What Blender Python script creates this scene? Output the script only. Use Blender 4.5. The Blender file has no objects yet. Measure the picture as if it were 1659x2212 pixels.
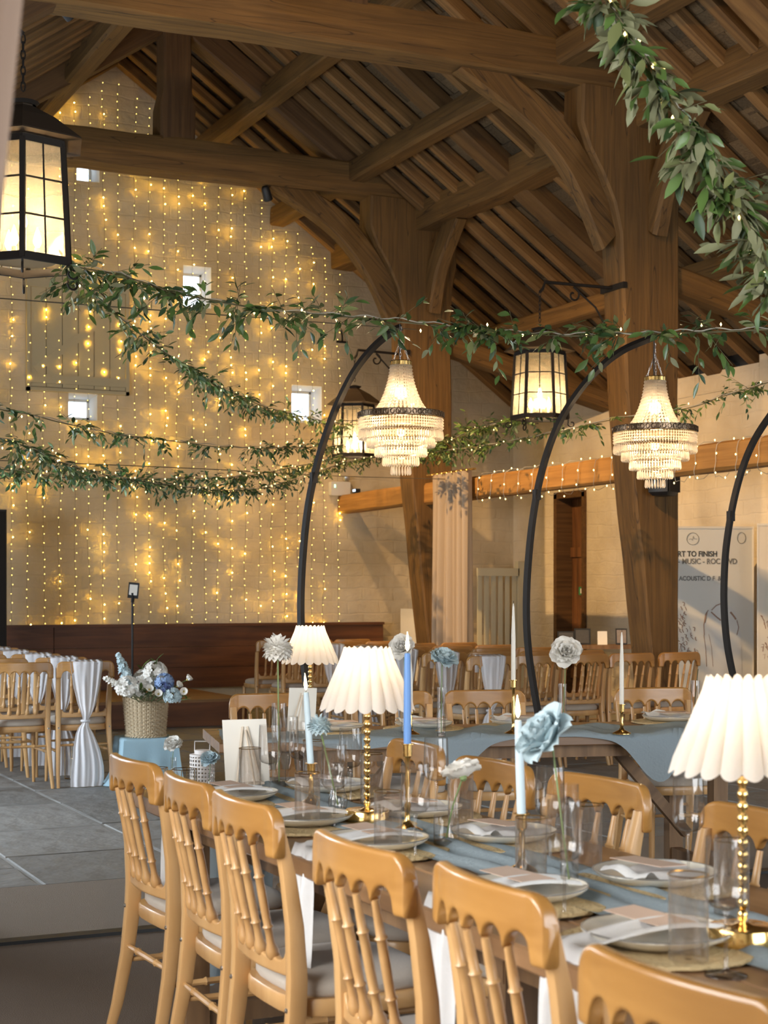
import bpy, math, random
from mathutils import Vector, Matrix, Euler, noise
PI = math.pi
SC = bpy.context.scene
COL = SC.collection

# ---------------------------------------------------------------- camera, world, daylight, exposure
F_PX, HORIZON, EYE = 3456.0, 1280.0, 1.40          # photo frame 1659 x 2212
YAW = math.radians(25.5)                            # view direction, measured from the nave axis (+Y)
SY, CY = math.sin(YAW), math.cos(YAW)
cam_data = bpy.data.cameras.new('camera')
cam = bpy.data.objects.new('camera', cam_data)
COL.objects.link(cam)
cam.location = (0, 0, EYE)
cam.rotation_euler = (PI / 2, 0, -YAW)
cam_data.sensor_fit = 'HORIZONTAL'
cam_data.sensor_width = 24.0
cam_data.lens = 50.0
cam_data.shift_y = (HORIZON - 1106.0) / 1659.0
cam_data.clip_start, cam_data.clip_end = 0.05, 100
cam_data.dof.use_dof = True
cam_data.dof.focus_distance = 7.0
cam_data.dof.aperture_fstop = 6.3
SC.camera = cam

world = bpy.data.worlds.new('daylight')
SC.world = world
world.use_nodes = True
bg = world.node_tree.nodes['Background']
bg.inputs[0].default_value = (0.80, 0.90, 1.0, 1)
bg.inputs[1].default_value = 2.6

def area_light(name, loc, rot, sx, sy, power, col):
    d = bpy.data.lights.new(name, 'AREA')
    d.shape = 'RECTANGLE'; d.size = sx; d.size_y = sy; d.energy = power; d.color = col
    o = bpy.data.objects.new(name, d); COL.objects.link(o)
    o.location = loc; o.rotation_euler = rot
    return o
# daylight through the barn doors behind the camera and the two windows of the left wall
area_light('door_daylight', (4.3, -3.9, 1.9), (PI / 2, 0, 0), 5.6, 3.4, 230, (1.0, 0.97, 0.93))
area_light('window_daylight', (-0.9, 2.6, 1.8), (PI / 2, 0, -PI / 2), 2.6, 1.7, 98, (1.0, 0.965, 0.92))
area_light('window_daylight', (-0.9, 10.4, 1.7), (PI / 2, 0, -PI / 2), 2.4, 1.7, 170, (0.80, 0.90, 1.0))

vs = SC.view_settings
vs.view_transform = 'Standard'; vs.look = 'None'; vs.gamma = 1.0; vs.use_curve_mapping = False
vs.exposure = 0.5
SC.cycles.use_denoising = True
SC.cycles.use_adaptive_sampling = True
SC.cycles.adaptive_threshold = 0.15
SC.cycles.adaptive_min_samples = 20
SC.cycles.max_bounces = 5
SC.cycles.diffuse_bounces = 3
SC.cycles.glossy_bounces = 3
SC.cycles.transparent_max_bounces = 14
SC.cycles.sample_clamp_indirect = 4.0
SC.cycles.caustics_reflective = False
SC.cycles.caustics_refractive = False

# ---------------------------------------------------------------- helpers
R = random.Random(11)
def cam2w(X, d, z=0.0):                 # metres right of / in front of the camera -> barn coordinates
    return Vector((CY * X + SY * d, -SY * X + CY * d, z))
def at(px, py, d):                      # a photo direction at a distance -> barn coordinates
    return cam2w((px - 829.5) / F_PX * d, d, EYE + (HORIZON - py) / F_PX * d)
def at_z(px, py, z):
    return at(px, py, (EYE - z) * F_PX / (py - HORIZON))
def at_v(px, py, v):
    a = (px - 829.5) / F_PX
    return at(px, py, v / (CY - SY * a))
def at_u(px, py, u):
    a = (px - 829.5) / F_PX
    return at(px, py, u / (SY + CY * a))
def lerp(a, b, t): return a + (b - a) * t
def smooth(t): t = max(0, min(1, t)); return t * t * (3 - 2 * t)
def interp(tab, x):
    if x <= tab[0][0]: return tab[0][1]
    for (a, b), (c, d) in zip(tab, tab[1:]):
        if x <= c: return b + (d - b) * (x - a) / (c - a)
    return tab[-1][1]
def catmull(pts, n):
    pts = [Vector(p) for p in pts]
    P = [pts[0] * 2 - pts[1]] + pts + [pts[-1] * 2 - pts[-2]]
    out = []
    for i in range(1, len(P) - 2):
        for k in range(n):
            t = k / n
            a, b, c, d = P[i - 1], P[i], P[i + 1], P[i + 2]
            out.append(0.5 * ((2 * b) + (c - a) * t + (2 * a - 5 * b + 4 * c - d) * t * t + (3 * b - a - 3 * c + d) * t ** 3))
    out.append(pts[-1].copy())
    return out

class MB:
    """collects shapes, then becomes one mesh"""
    def __init__(s): s.v = []; s.f = []; s.m = []
    def add(s, vs, fs, m=0, M=None):
        o = len(s.v)
        s.v += [tuple(M @ Vector(p)) for p in vs] if M is not None else [tuple(p) for p in vs]
        s.f += [tuple(i + o for i in f) for f in fs]; s.m += [m] * len(fs)
        return s
    def box(s, c, size, m=0, M=None):
        x, y, z = c; a, b, h = size[0] / 2, size[1] / 2, size[2] / 2
        v = [(x + i * a, y + j * b, z + k * h) for i in (-1, 1) for j in (-1, 1) for k in (-1, 1)]
        return s.add(v, [(0, 1, 3, 2), (4, 6, 7, 5), (0, 4, 5, 1), (2, 3, 7, 6), (0, 2, 6, 4), (1, 5, 7, 3)], m, M)
    def loft(s, rings, cap=True, m=0, M=None, closed=True, loop=False):
        n = len(rings[0]); v = [p for r in rings for p in r]; f = []
        last = len(rings) if loop else len(rings) - 1
        for i in range(last):
            j = (i + 1) % len(rings)
            for k in range(n if closed else n - 1):
                l = (k + 1) % n
                f.append((i * n + k, i * n + l, j * n + l, j * n + k))
        if cap and not loop:
            f.append(tuple(range(n - 1, -1, -1)))
            f.append(tuple(range((len(rings) - 1) * n, len(rings) * n)))
        return s.add(v, f, m, M)
    def tube(s, path, r, n=8, m=0, M=None, cap=True, flat=1.0, up=None, loop=False):
        path = [Vector(p) for p in path]; rings = []
        ref = None
        for i, p in enumerate(path):
            if loop: t = path[(i + 1) % len(path)] - path[i - 1]
            else: t = path[min(i + 1, len(path) - 1)] - path[max(i - 1, 0)]
            t = t.normalized() if t.length > 1e-9 else Vector((0, 0, 1))
            if up is not None: ref = Vector(up)
            elif ref is None: ref = Vector((0, 0, 1)) if abs(t.z) < .9 else Vector((1, 0, 0))
            x = (ref - t * ref.dot(t)); x = x.normalized() if x.length > 1e-6 else t.orthogonal().normalized()
            y = t.cross(x); ref = x
            rr = r[i] if isinstance(r, (list, tuple)) else r
            rings.append([p + x * math.cos(2 * PI * k / n) * rr + y * math.sin(2 * PI * k / n) * rr * flat for k in range(n)])
        return s.loft(rings, cap, m, M, loop=loop)
    def lathe(s, prof, n=24, m=0, M=None, cap=False, mod=None):
        rings = []
        for r, z in prof:
            rings.append([(r * (mod(2 * PI * k / n, z) if mod else 1) * math.cos(2 * PI * k / n),
                           r * (mod(2 * PI * k / n, z) if mod else 1) * math.sin(2 * PI * k / n), z) for k in range(n)])
        return s.loft(rings, cap, m, M)
    def grid(s, fn, nu, nv, m=0, M=None, double=0.0):
        v = [fn(i / (nu - 1), j / (nv - 1)) for i in range(nu) for j in range(nv)]
        f = [(i * nv + j, (i + 1) * nv + j, (i + 1) * nv + j + 1, i * nv + j + 1) for i in range(nu - 1) for j in range(nv - 1)]
        return s.add(v, f, m, M)
    def ball(s, c, r, n=8, k=5, m=0, sz=1.0, M=None):
        prof = [(max(1e-4, math.sin(PI * i / k)) * r, c[2] - math.cos(PI * i / k) * r * sz) for i in range(k + 1)]
        rings = [[(c[0] + a * math.cos(2 * PI * j / n), c[1] + a * math.sin(2 * PI * j / n), z) for j in range(n)] for a, z in prof]
        return s.loft(rings, False, m, M)
    def octa(s, c, r, m=0, h=1.0):
        x, y, z = c
        return s.add([(x + r, y, z), (x, y + r, z), (x - r, y, z), (x, y - r, z), (x, y, z + r * h), (x, y, z - r * h)],
                     [(0, 1, 4), (1, 2, 4), (2, 3, 4), (3, 0, 4), (1, 0, 5), (2, 1, 5), (3, 2, 5), (0, 3, 5)], m)
    def mesh(s, name, mats, smooth_angle=40):
        me = bpy.data.meshes.new(name)
        me.from_pydata(s.v, [], s.f)
        for mt in (mats if isinstance(mats, (list, tuple)) else [mats]): me.materials.append(mt)
        if any(s.m): me.polygons.foreach_set('material_index', s.m)
        if smooth_angle:
            me.shade_smooth()
            if smooth_angle < 179: me.set_sharp_from_angle(angle=math.radians(smooth_angle))
        me.update()
        return me
    def build(s, name, mats, parent=None, loc=(0, 0, 0), rot=(0, 0, 0), sm=40):
        return link(name, s.mesh(name, mats, sm), parent, loc, rot)

def link(name, data, parent=None, loc=(0, 0, 0), rot=(0, 0, 0), scale=None, M=None):
    o = bpy.data.objects.new(name, data)
    COL.objects.link(o)
    if parent is not None: o.parent = parent
    if M is not None: o.matrix_basis = M
    else:
        o.location = loc; o.rotation_euler = rot
        if scale is not None: o.scale = scale if hasattr(scale, '__len__') else (scale,) * 3
    return o
def tag(o, label=None, cat=None, group=None, kind=None):
    if label: o['label'] = label
    if cat: o['category'] = cat
    if group: o['group'] = group
    if kind: o['kind'] = kind
    return o
def thing(name, label, cat, loc=(0, 0, 0), rz=0.0, group=None, kind=None):
    o = link(name, None, None, loc, (0, 0, rz)); o.empty_display_size = 0.05
    return tag(o, label, cat, group, kind)
def copy_tree(o, parent=None, kids=None):
    c = o.copy(); COL.objects.link(c)
    if parent is not None: c.parent = parent
    for ch in o.children: copy_tree(ch, c)
    return c
def dup(root, label, loc, rz, group=None):
    c = copy_tree(root); c.location = loc; c.rotation_euler = (0, 0, rz); c['label'] = label
    if group: c['group'] = group
    return c
def frame_from(p0, p1, up=(0, 0, 1)):
    p0, p1 = Vector(p0), Vector(p1)
    x = (p1 - p0).normalized(); u = Vector(up)
    z = (u - x * u.dot(x)).normalized(); y = z.cross(x)
    return Matrix(((x.x, y.x, z.x, p0.x), (x.y, y.y, z.y, p0.y), (x.z, y.z, z.z, p0.z), (0, 0, 0, 1)))
def rrect(a, b, r=0.006, n=2):
    """outline of a rounded rectangle, half sizes a, b"""
    r = min(r, a * .99, b * .99); out = []
    for cx, cy, s in ((a - r, b - r, 0), (-a + r, b - r, 1), (-a + r, -b + r, 2), (a - r, -b + r, 3)):
        for k in range(n + 1):
            t = (s + k / n) * PI / 2
            out.append((cx + r * math.cos(t), cy + r * math.sin(t)))
    return out

# ---------------------------------------------------------------- materials
def nodes(name):
    m = bpy.data.materials.new(name); m.use_nodes = True
    nt = m.node_tree; return m, nt, nt.nodes, nt.links, nt.nodes['Principled BSDF']
def pm(name, col, rough=.5, metal=0.0, coat=0.0, sheen=0.0, bump=None, var=0.0, spec=None):
    m, nt, N, L, b = nodes(name)
    b.inputs['Base Color'].default_value = (*col, 1); b.inputs['Roughness'].default_value = rough
    b.inputs['Metallic'].default_value = metal; b.inputs['Coat Weight'].default_value = coat
    b.inputs['Sheen Weight'].default_value = sheen
    if spec is not None: b.inputs['Specular IOR Level'].default_value = spec
    if bump or var:
        tc = N.new('ShaderNodeTexCoord'); ns = N.new('ShaderNodeTexNoise')
        ns.inputs['Scale'].default_value = bump[0] if bump else 8; ns.inputs['Detail'].default_value = 4
        L.new(tc.outputs['Object'], ns.inputs['Vector'])
        if bump:
            bp = N.new('ShaderNodeBump'); bp.inputs['Strength'].default_value = bump[1]; bp.inputs['Distance'].default_value = bump[2] if len(bump) > 2 else .01
            L.new(ns.outputs['Fac'], bp.inputs['Height']); L.new(bp.outputs['Normal'], b.inputs['Normal'])
        if var:
            oi = N.new('ShaderNodeObjectInfo'); ad = N.new('ShaderNodeMath'); ad.operation = 'ADD'
            L.new(oi.outputs['Random'], ad.inputs[0]); L.new(ns.outputs['Fac'], ad.inputs[1])
            mr = N.new('ShaderNodeMapRange'); mr.inputs[1].default_value = .3; mr.inputs[2].default_value = 1.7
            mr.inputs[3].default_value = 1 - var; mr.inputs[4].default_value = 1 + var
            L.new(ad.outputs[0], mr.inputs[0])
            hs = N.new('ShaderNodeHueSaturation'); hs.inputs['Color'].default_value = (*col, 1)
            L.new(mr.outputs[0], hs.inputs['Value']); L.new(hs.outputs[0], b.inputs['Base Color'])
    return m
def wood(name, dark, light, rough=.6, coat=0.0, scale=(1.0, 14, 14), bump=.25, knots=0.35, objvar=.12, dist=.01, cracks=False):
    m, nt, N, L, b = nodes(name)
    tc = N.new('ShaderNodeTexCoord'); mp = N.new('ShaderNodeMapping'); mp.inputs['Scale'].default_value = scale
    L.new(tc.outputs['Object'], mp.inputs['Vector'])
    n1 = N.new('ShaderNodeTexNoise'); n1.inputs['Scale'].default_value = 1.6; n1.inputs['Detail'].default_value = 6; n1.inputs['Distortion'].default_value = .6
    L.new(mp.outputs[0], n1.inputs['Vector'])
    n2 = N.new('ShaderNodeTexNoise'); n2.inputs['Scale'].default_value = 2.2; n2.inputs['Detail'].default_value = 3
    L.new(tc.outputs['Object'], n2.inputs['Vector'])
    mx = N.new('ShaderNodeMath'); mx.operation = 'MULTIPLY_ADD'; mx.inputs[1].default_value = knots
    L.new(n2.outputs['Fac'], mx.inputs[0]); L.new(n1.outputs['Fac'], mx.inputs[2])
    cr = N.new('ShaderNodeValToRGB')
    cr.color_ramp.elements[0].position = .35 + knots * .4; cr.color_ramp.elements[0].color = (*dark, 1)
    cr.color_ramp.elements[1].position = .68 + knots * .55; cr.color_ramp.elements[1].color = (*light, 1)
    L.new(mx.outputs[0], cr.inputs[0])
    oi = N.new('ShaderNodeObjectInfo'); mr = N.new('ShaderNodeMapRange'); mr.inputs[3].default_value = 1 - objvar; mr.inputs[4].default_value = 1 + objvar
    L.new(oi.outputs['Random'], mr.inputs[0])
    hs = N.new('ShaderNodeHueSaturation'); L.new(cr.outputs[0], hs.inputs['Color']); L.new(mr.outputs[0], hs.inputs['Value'])
    src = hs.outputs[0]
    if cracks:                                   # drying splits that run with the grain
        m3 = N.new('ShaderNodeMapping'); m3.inputs['Scale'].default_value = (.35, 4.5, 4.5); L.new(tc.outputs['Object'], m3.inputs['Vector'])
        n3 = N.new('ShaderNodeTexNoise'); n3.inputs['Scale'].default_value = 1.5; n3.inputs['Detail'].default_value = 2; n3.inputs['Distortion'].default_value = .3
        L.new(m3.outputs[0], n3.inputs['Vector'])
        c3 = N.new('ShaderNodeValToRGB'); e = c3.color_ramp.elements
        e[0].position = .492; e[0].color = (1, 1, 1, 1); e[1].position = .508; e[1].color = (1, 1, 1, 1)
        k_ = e.new(.5); k_.color = (.22, .2, .18, 1)
        L.new(n3.outputs['Fac'], c3.inputs[0])
        mm = N.new('ShaderNodeMixRGB'); mm.blend_type = 'MULTIPLY'; mm.inputs[0].default_value = .85
        L.new(src, mm.inputs[1]); L.new(c3.outputs[0], mm.inputs[2]); src = mm.outputs[0]
    L.new(src, b.inputs['Base Color'])
    b.inputs['Roughness'].default_value = rough; b.inputs['Coat Weight'].default_value = coat; b.inputs['Coat Roughness'].default_value = .18
    if bump:
        bp = N.new('ShaderNodeBump'); bp.inputs['Strength'].default_value = bump; bp.inputs['Distance'].default_value = dist
        L.new(n1.outputs['Fac'], bp.inputs['Height']); L.new(bp.outputs['Normal'], b.inputs['Normal'])
    return m
def emit(name, col, strength, sampled=False):
    m, nt, N, L, b = nodes(name)
    m.cycles.emission_sampling = 'AUTO' if sampled else 'NONE'
    b.inputs['Base Color'].default_value = (*col, 1)
    b.inputs['Emission Color'].default_value = (*col, 1); b.inputs['Emission Strength'].default_value = strength
    return m
def thin_glass(name, tint, gloss=.06, rough=.03, ior=1.5, edge=.45, milk=0.0):
    m, nt, N, L, b = nodes(name)
    out = [n for n in N if n.type == 'OUTPUT_MATERIAL'][0]
    tr = N.new('ShaderNodeBsdfTransparent')
    gl = N.new('ShaderNodeBsdfGlossy'); gl.inputs['Roughness'].default_value = rough
    cm = N.new('ShaderNodeMixRGB'); cm.inputs[1].default_value = (*tint, 1); cm.inputs[2].default_value = (*[c * edge for c in tint], 1)
    L.new(cm.outputs[0], tr.inputs[0])
    lw = N.new("ShaderNodeLayerWeight"); lw.inputs[0].default_value = .5; pw = N.new("ShaderNodeMath"); pw.operation = "POWER"; pw.inputs[1].default_value = 2.2; fr = N.new("ShaderNodeMath"); fr.operation = "MULTIPLY"; fr.inputs[1].default_value = .45; L.new(lw.outputs["Facing"], pw.inputs[0]); L.new(pw.outputs[0], cm.inputs[0]); L.new(pw.outputs[0], fr.inputs[0])
    ad = N.new('ShaderNodeMath'); ad.operation = 'ADD'; ad.inputs[1].default_value = gloss; ad.use_clamp = True
    mx = N.new('ShaderNodeMixShader')
    L.new(fr.outputs[0], ad.inputs[0]); L.new(ad.outputs[0], mx.inputs[0]); L.new(tr.outputs[0], mx.inputs[1]); L.new(gl.outputs[0], mx.inputs[2])
    df = N.new('ShaderNodeBsdfTranslucent'); df.inputs[0].default_value = (.95, .9, .85, 1)
    m2 = N.new('ShaderNodeMixShader'); m2.inputs[0].default_value = milk
    L.new(mx.outputs[0], m2.inputs[1]); L.new(df.outputs[0], m2.inputs[2])
    L.new(m2.outputs[0], out.inputs[0]); N.remove(b)
    return m
def frosted(name):
    m, nt, N, L, b = nodes(name)
    out = [n for n in N if n.type == 'OUTPUT_MATERIAL'][0]
    tr = N.new('ShaderNodeBsdfTransparent'); tr.inputs[0].default_value = (.95, .9, .8, 1)
    tl = N.new('ShaderNodeBsdfTranslucent'); tl.inputs[0].default_value = (.95, .86, .68, 1)
    gl = N.new('ShaderNodeBsdfGlossy'); gl.inputs['Roughness'].default_value = .1
    a = N.new('ShaderNodeMixShader'); a.inputs[0].default_value = .22
    c = N.new('ShaderNodeMixShader'); c.inputs[0].default_value = .06
    L.new(tr.outputs[0], a.inputs[1]); L.new(tl.outputs[0], a.inputs[2]); L.new(a.outputs[0], c.inputs[1]); L.new(gl.outputs[0], c.inputs[2]); L.new(c.outputs[0], out.inputs[0]); N.remove(b)
    return m
def cloth(name, col, trans=.25, bump=None, tcol=None):
    m, nt, N, L, b = nodes(name)
    out = [n for n in N if n.type == 'OUTPUT_MATERIAL'][0]
    b.inputs['Base Color'].default_value = (*col, 1); b.inputs['Roughness'].default_value = .9; b.inputs['Specular IOR Level'].default_value = .1
    tl = N.new('ShaderNodeBsdfTranslucent'); tl.inputs[0].default_value = (*(tcol or col), 1)
    mx = N.new('ShaderNodeMixShader'); mx.inputs[0].default_value = trans
    L.new(b.outputs[0], mx.inputs[1]); L.new(tl.outputs[0], mx.inputs[2]); L.new(mx.outputs[0], out.inputs[0])
    if bump:
        tc = N.new('ShaderNodeTexCoord'); ns = N.new('ShaderNodeTexNoise'); ns.inputs['Scale'].default_value = bump[0]; ns.inputs['Detail'].default_value = 4
        bp = N.new('ShaderNodeBump'); bp.inputs['Strength'].default_value = bump[1]; bp.inputs['Distance'].default_value = .01
        L.new(tc.outputs['Object'], ns.inputs['Vector']); L.new(ns.outputs['Fac'], bp.inputs['Height']); L.new(bp.outputs['Normal'], b.inputs['Normal'])
    return m
def limewash(name, c1, c2, axis):
    """whitewashed rubble stone: courses show only as soft relief"""
    m, nt, N, L, b = nodes(name)
    tc = N.new('ShaderNodeTexCoord'); mp = N.new('ShaderNodeMapping')
    mp.inputs['Rotation'].default_value = (PI / 2, 0, 0) if axis == 'v' else (PI / 2, 0, PI / 2)
    sp = N.new('ShaderNodeSeparateXYZ'); cb = N.new('ShaderNodeCombineXYZ')
    L.new(tc.outputs['Object'], sp.inputs[0])
    L.new(sp.outputs['X' if axis == 'v' else 'Y'], cb.inputs[0]); L.new(sp.outputs['Z'], cb.inputs[1])
    nz = N.new('ShaderNodeTexNoise'); nz.inputs['Scale'].default_value = 2.5; nz.inputs['Detail'].default_value = 3
    L.new(cb.outputs[0], nz.inputs['Vector'])
    mv = N.new('ShaderNodeVectorMath'); mv.operation = 'MULTIPLY_ADD'; mv.inputs[1].default_value = (.10, .10, 0)
    L.new(nz.outputs['Color'], mv.inputs[0]); L.new(cb.outputs[0], mv.inputs[2])
    br = N.new('ShaderNodeTexBrick'); br.inputs['Scale'].default_value = 1.0; br.inputs['Mortar Size'].default_value = .012
    br.inputs['Mortar Smooth'].default_value = .6; br.inputs['Brick Width'].default_value = .42; br.inputs['Row Height'].default_value = .15
    br.inputs['Color1'].default_value = (.9, .9, .9, 1); br.inputs['Color2'].default_value = (.6, .6, .6, 1); br.inputs['Mortar'].default_value = (0, 0, 0, 1)
    L.new(mv.outputs[0], br.inputs['Vector'])
    n2 = N.new('ShaderNodeTexNoise'); n2.inputs['Scale'].default_value = 9; n2.inputs['Detail'].default_value = 7
    L.new(cb.outputs[0], n2.inputs['Vector'])
    ma = N.new('ShaderNodeMath'); ma.operation = 'MULTIPLY_ADD'; ma.inputs[1].default_value = .22
    L.new(br.outputs['Color'], ma.inputs[0]); L.new(n2.outputs['Fac'], ma.inputs[2])
    bp = N.new('ShaderNodeBump'); bp.inputs['Strength'].default_value = .55; bp.inputs['Distance'].default_value = .035
    L.new(ma.outputs[0], bp.inputs['Height']); L.new(bp.outputs['Normal'], b.inputs['Normal'])
    n3 = N.new('ShaderNodeTexNoise'); n3.inputs['Scale'].default_value = 1.3; n3.inputs['Detail'].default_value = 6
    L.new(cb.outputs[0], n3.inputs['Vector'])
    cr = N.new('ShaderNodeValToRGB'); cr.color_ramp.elements[0].position = .35; cr.color_ramp.elements[1].position = .65
    cr.color_ramp.elements[0].color = (*c1, 1); cr.color_ramp.elements[1].color = (*c2, 1)
    L.new(n3.outputs['Fac'], cr.inputs[0]); L.new(cr.outputs[0], b.inputs['Base Color'])
    b.inputs['Roughness'].default_value = .95; b.inputs['Specular IOR Level'].default_value = .1
    return m

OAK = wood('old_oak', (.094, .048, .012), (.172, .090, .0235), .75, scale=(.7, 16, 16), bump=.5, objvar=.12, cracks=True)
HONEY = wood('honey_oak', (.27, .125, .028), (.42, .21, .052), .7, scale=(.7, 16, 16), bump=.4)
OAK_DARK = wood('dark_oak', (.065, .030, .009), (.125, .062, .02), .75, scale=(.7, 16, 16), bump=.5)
RAFTER = wood('rafter_wood', (.12, .06, .019), (.25, .135, .045), .8, scale=(.7, 16, 16), bump=.4, objvar=.3)
SLATE = pm('stone_slate', (.14, .092, .045), .9, bump=(14, .6, .02), var=.55)
DECK = pm('roof_underlay', (.035, .024, .014), .95)
STAGE = wood('stage_boards', (.075, .022, .006), (.17, .058, .016), .5, scale=(.7, 8, 8), bump=.2)
CHAIRW = wood('lacquered_beech', (.46, .25, .095), (.58, .345, .145), .38, coat=.25, scale=(5, 5, 1.2), bump=.05, knots=.2, objvar=.06)
CHAIRT = wood('lacquered_top_rail', (.33, .155, .038), (.46, .235, .066), .28, coat=.4, scale=(1.5, 9, 9), bump=.05, knots=.25, objvar=.06)
TABLEW = wood('table_planks', (.13, .065, .028), (.32, .175, .08), .45, coat=.15, scale=(7, .7, 7), bump=.15, knots=.5)
TABLEX = wood('trestle_wood', (.10, .052, .022), (.24, .135, .06), .6, scale=(8, 8, .9), bump=.2)
PALEW = wood('pale_easel_wood', (.66, .56, .44), (.76, .66, .54), .55, scale=(6, 6, 1), bump=.05)
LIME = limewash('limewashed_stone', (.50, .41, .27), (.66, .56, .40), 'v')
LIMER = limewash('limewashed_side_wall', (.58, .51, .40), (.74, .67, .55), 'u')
FLAG = pm('flagstone', (.235, .232, .222), .6, bump=(3.2, .7, .05), var=.22)
JOINT = pm('floor_joint_mortar', (.34, .33, .31), .95, bump=(20, .4, .01))
CARPET = pm('beige_carpet', (.29, .235, .185), 1.0, bump=(260, .7, .01), var=.05)
CARPET2 = pm('brown_carpet', (.155, .115, .085), 1.0, bump=(260, .7, .01), var=.05)
BLACK = pm('black_iron', (.014, .011, .009), .7, 0.0, spec=.25)
BLACKM = pm('black_plastic', (.010, .010, .011), .5)
STEEL = pm('galvanised_steel', (.62, .63, .64), .35, .9)
CHROME = pm('chrome', (.8, .8, .8), .15, 1.0)
BRASS = pm('polished_brass', (.83, .56, .21), .16, 1.0)
BRASSD = pm('aged_brass', (.55, .36, .13), .25, 1.0)
PAD = pm('taupe_seat_fabric', (.44, .385, .325), .95, bump=(120, .3, .004), sheen=.2)
WHITE_CLOTH = cloth('white_chiffon', (.86, .86, .89), .3, (40, .15))
NAPKIN = cloth('white_linen', (.82, .82, .82), .15, (60, .2))
BLUE_CLOTH = cloth('dusty_blue_cheesecloth', (.34, .41, .45), .3, (90, .35))
BLUE_COVER = cloth('powder_blue_cloth', (.40, .58, .68), .15, (60, .15))
CURTAIN = cloth('oatmeal_curtain', (.45, .36, .27), .1, (80, .2))
PAPER = pm('ivory_card', (.80, .77, .70), .8)
MENU = pm('blush_menu_card', (.62, .46, .36), .8)
STONEWARE = pm('cream_stoneware', (.78, .74, .64), .35, coat=.15, bump=(25, .05, .003))
PLATE_RIM = pm('grey_plate_rim', (.22, .21, .19), .3, coat=.4)
STRAW = pm('woven_straw', (.56, .42, .22), .9, bump=(90, .9, .012), var=.1)
WICKER = pm('natural_wicker', (.52, .41, .27), .7, bump=(60, .4, .006), var=.05)
GLASS = thin_glass('clear_glass', (.94, .93, .92), .09, .03, edge=.50, milk=.015)
SMOKE = thin_glass('smoked_fluted_glass', (.88, .845, .815), .12, .05, edge=.55, milk=.10)
PANE = frosted('lantern_pane')
WINPANE = thin_glass('window_pane', (.96, .98, 1.0), .03)
CRYSTAL_TINT = (.86, .80, .74)
def crystal():
    m, nt, N, L, b = nodes('cut_crystal')
    out = [n for n in N if n.type == 'OUTPUT_MATERIAL'][0]
    tr = N.new('ShaderNodeBsdfTransparent'); tr.inputs[0].default_value = (.90, .84, .77, 1)
    gl = N.new('ShaderNodeBsdfGlossy'); gl.inputs['Roughness'].default_value = .12
    tl = N.new('ShaderNodeBsdfTranslucent'); tl.inputs[0].default_value = (.95, .88, .78, 1)
    a = N.new('ShaderNodeMixShader'); a.inputs[0].default_value = .40
    c = N.new('ShaderNodeMixShader'); c.inputs[0].default_value = .74
    L.new(tr.outputs[0], a.inputs[1]); L.new(gl.outputs[0], a.inputs[2])
    L.new(a.outputs[0], c.inputs[1]); L.new(tl.outputs[0], c.inputs[2]); L.new(c.outputs[0], out.inputs[0]); N.remove(b)
    return m
CRYSTAL = crystal()
SHADE = cloth('pleated_white_shade', (.70, .66, .62), .42, (70, .1), (.95, .86, .74))
BULB = emit('warm_lamp_bulb', (1, .80, .52), 30)
FAIRY = emit('fairy_bulb', (1, .58, .05), 200, True)
FAIRY_DIM = emit('fairy_bulb_dim', (1, .68, .15), 4.0)
FAIRY_G = emit('garland_bulb', (1, .74, .28), 4.5)
FLAME = emit('candle_flame', (1, .74, .36), 12)
GREENLED = emit('green_led', (.3, 1, .5), 4)
BLUELED = emit('blue_screen', (.55, .75, 1), 2.5)
LEAF = [pm('leaf_green', (.085, .15, .036), .4, var=.35, coat=.1), pm('leaf_olive', (.17, .19, .07), .5, var=.3), pm('leaf_dark', (.035, .075, .025), .45, var=.3), pm('leaf_sage', (.21, .215, .115), .6, var=.25)]
STEM = pm('vine_stem', (.10, .085, .035), .7)
GREENSTEM = pm('flower_stem', (.17, .24, .09), .6)
WIRE = pm('clear_light_cable', (.45, .42, .36), .4)
DWIRE = pm('thin_dark_cable', (.10, .085, .06), .6)
PETW = cloth('white_petal', (.88, .85, .79), .25)
PETB = cloth('pale_blue_petal', (.56, .68, .72), .25)
PETB2 = cloth('delphinium_petal', (.33, .45, .68), .2)
PETD = pm('navy_berry', (.05, .07, .20), .5)
YELLOWC = pm('flower_centre', (.5, .4, .12), .7)
WAXB = pm('blue_wax', (.11, .24, .52), .45, spec=.4)
WAXP = pm('pale_blue_wax', (.52, .64, .70), .45)
WAXW = pm('ivory_wax', (.80, .75, .66), .45)
WICK = pm('wick', (.03, .02, .02), .9)
PAINT_CREAM = pm('cream_painted_boards', (.52, .44, .27), .8, bump=(20, .15, .01))
PAINT_GATE = pm('sage_painted_gate', (.60, .57, .43), .8)
WHITE_PL = pm('white_plastic', (.72, .69, .62), .5)
WHITE_MET = pm('blush_white_metal', (.72, .66, .62), .5)
DOORW = wood('dark_door_wood', (.085, .034, .011), (.20, .085, .03), .6, scale=(9, 9, .8), bump=.3)
# ---------------------------------------------------------------- the barn shell
VG = 18.1                      # far gable
U_RIDGE, Z_RIDGE, PITCH = 5.18, 7.50, 0.70
UA = 8.06                      # arcade line
UW = 10.5                      # right aisle wall
V1, V2 = 15.92, 11.68          # the two trusses in view
def zr(u): return Z_RIDGE - PITCH * abs(u - U_RIDGE)

def struct(name, label=None, loc=(0, 0, 0), cat=None):
    return thing(name, label, cat, loc, 0, None, 'structure')

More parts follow.
